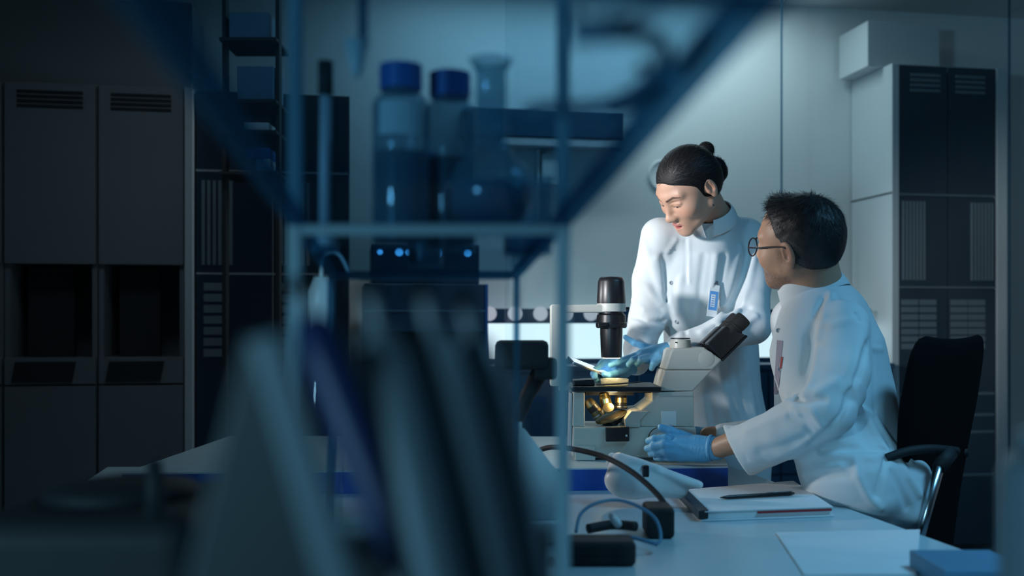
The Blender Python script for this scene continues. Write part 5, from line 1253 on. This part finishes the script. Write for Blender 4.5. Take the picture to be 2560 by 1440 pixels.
pipette((944, 830, DR+0.02), (1086, 1440, DR), 'pale pipette leaning in the rack beside the blue one', M['fgrey'])
pipette((1078, 830, DR+0.04), (1222, 1440, DR+0.02), 'pale pipette in the middle of the rack', M['fgrey'])
pipette((1178, 845, DR+0.075), (1312, 1440, DR+0.055), 'pale pipette at the right end of the rack', M['fgrey'])
pipette((780, 800, DR+0.10), (920, 1150, DR+0.08), 'navy blue pipette leaning behind the A-frame end', M['navyp'])

# ================================================================ dark instruments
bi = thing('benchtop_centrifuge', (P(240, 1300, 1.12).x, 1.12, ZT), 'black benchtop centrifuge in the dark lower left corner', 'centrifuge')
a, c = P(-120, 1300, 1.0), P(480, 1296, 1.0)
MB().box((a.x, 1.0, ZT+0.001), (c.x, 1.26, c.z)).build('body', M['rubber'], bi, 0.03, False, 4)
MB().lathe([(0, 0), (0.085, 0), (0.080, 0.012), (0.03, 0.02), (0, 0.02)], ((a.x+c.x)/2, 1.13, c.z+0.0005), (0, 0, 1), 36).build('lid', M['rubber'], bi, 0, True)
MB().tube([P(388, 1300, 0.98), P(386, 1150, 0.98)], [0.010, 0.007], 12).build('handle_post', M['rubber'], bi, 0, True)
mo = thing('camera_stand', G(1300, 1330, ZT), 'black camera head on an angled arm behind the pipettes', 'camera stand')
MB().box(*pbox(1238, 1372, 852, 925, 2.14, 0.09)).build('camera_head', M['rubber'], mo, 0.01)
MB().box(*pbox(1335, 1392, 895, 950, 2.15, 0.05)).build('tilt_joint', M['rubber'], mo, 0.008)
MB().tube([P(1350, 930, 2.18), P(1318, 990, 2.18), P(1290, 1060, 2.18), P(1262, 1180, 2.18)], [0.019, 0.016, 0.014, 0.014], 14).build('arm', M['rubber'], mo, 0, True)
q = P(1262, 1180, 2.18); MB().tube([q, Vector((q.x-0.01, 2.18, ZT+0.015))], 0.014, 14).build('column', M['rubber'], mo, 0, True)
MB().lathe([(0, 0), (0.085, 0), (0.085, 0.010), (0.02, 0.016), (0, 0.016)], (q.x-0.01, 2.18, ZT+0.0005), (0, 0, 1), 32).build('foot_plate', M['rubber'], mo, 0, 'auto')
# white tilted panel in front of the microscope
wp = thing('splash_panel', G(1350, 1295, ZT), 'pale tilted splash panel standing on the bench left of the microscope', 'panel')
poly = [(1290, 1300), (1284, 1062), (1312, 1072), (1404, 1192), (1404, 1300)]
MB().prism([P(x, y, 2.02) for x, y in poly], [P(x, y, 2.02)+Vector((0, 0.006, 0)) for x, y in poly]).build('sheet', M['desk'], wp, 0.002)
a = P(1290, 1300, 2.02); b = P(1404, 1300, 2.02); MB().box((a.x, 1.99, ZT+0.0008), (b.x, 2.07, a.z)).build('foot', M['desk'], wp, 0.002)
MB().box(*pbox(1284, 1306, 1055, 1078, 2.03, 0.004)).build('clip', M['white'], wp)
# white-capped wash bottle behind the shelf frame
b = G(800, 1040, ZT); b = Vector((P(803, 700, 1.75).x, 1.75, ZT+0.001)); wb = thing('wash_bottle', b, 'white-capped wash bottle seen through the shelf frame', 'bottle')
MB().lathe([(0, 0), (0.036, 0), (0.038, 0.006), (0.038, 0.34), (0.03, 0.38), (0.017, 0.40), (0.017, 0.415), (0, 0.415)], b, (0, 0, 1), 28).build('body', M['glass'], wb, 0, True)
MB().lathe([(0, 0.4155), (0.021, 0.4155), (0.021, 0.50), (0.012, 0.525), (0, 0.525)], b, (0, 0, 1), 24).build('cap', M['white'], wb, 0, True)
MB().tube(bez([b+Vector((0, 0, 0.52)), b+Vector((0.004, 0, 0.56)), b+Vector((0.03, 0, 0.565)), b+Vector((0.05, 0, 0.53))]), 0.003, 8).build('spout', M['white'], wb, 0, True)
# grey canister at the right frame edge
x = P(2640, 1200, 0.8).x; b = Vector((x, 0.8, ZT+0.001)); zt_ = P(0, 1095, 0.8).z-ZT
cn = thing('canister', b, 'grey blurred canister at the right frame edge', 'canister')
MB().lathe([(0, 0), (0.040, 0), (0.042, 0.005), (0.042, zt_-0.03), (0.036, zt_-0.015), (0, zt_-0.015)], b, (0, 0, 1), 32).build('body', M['fgrey'], cn, 0, True)
MB().lathe([(0, zt_-0.0148), (0.028, zt_-0.0148), (0.028, zt_+0.004), (0.02, zt_+0.008), (0, zt_+0.008)], b, (0, 0, 1), 28).build('lid', M['fgrey'], cn, 0, True)
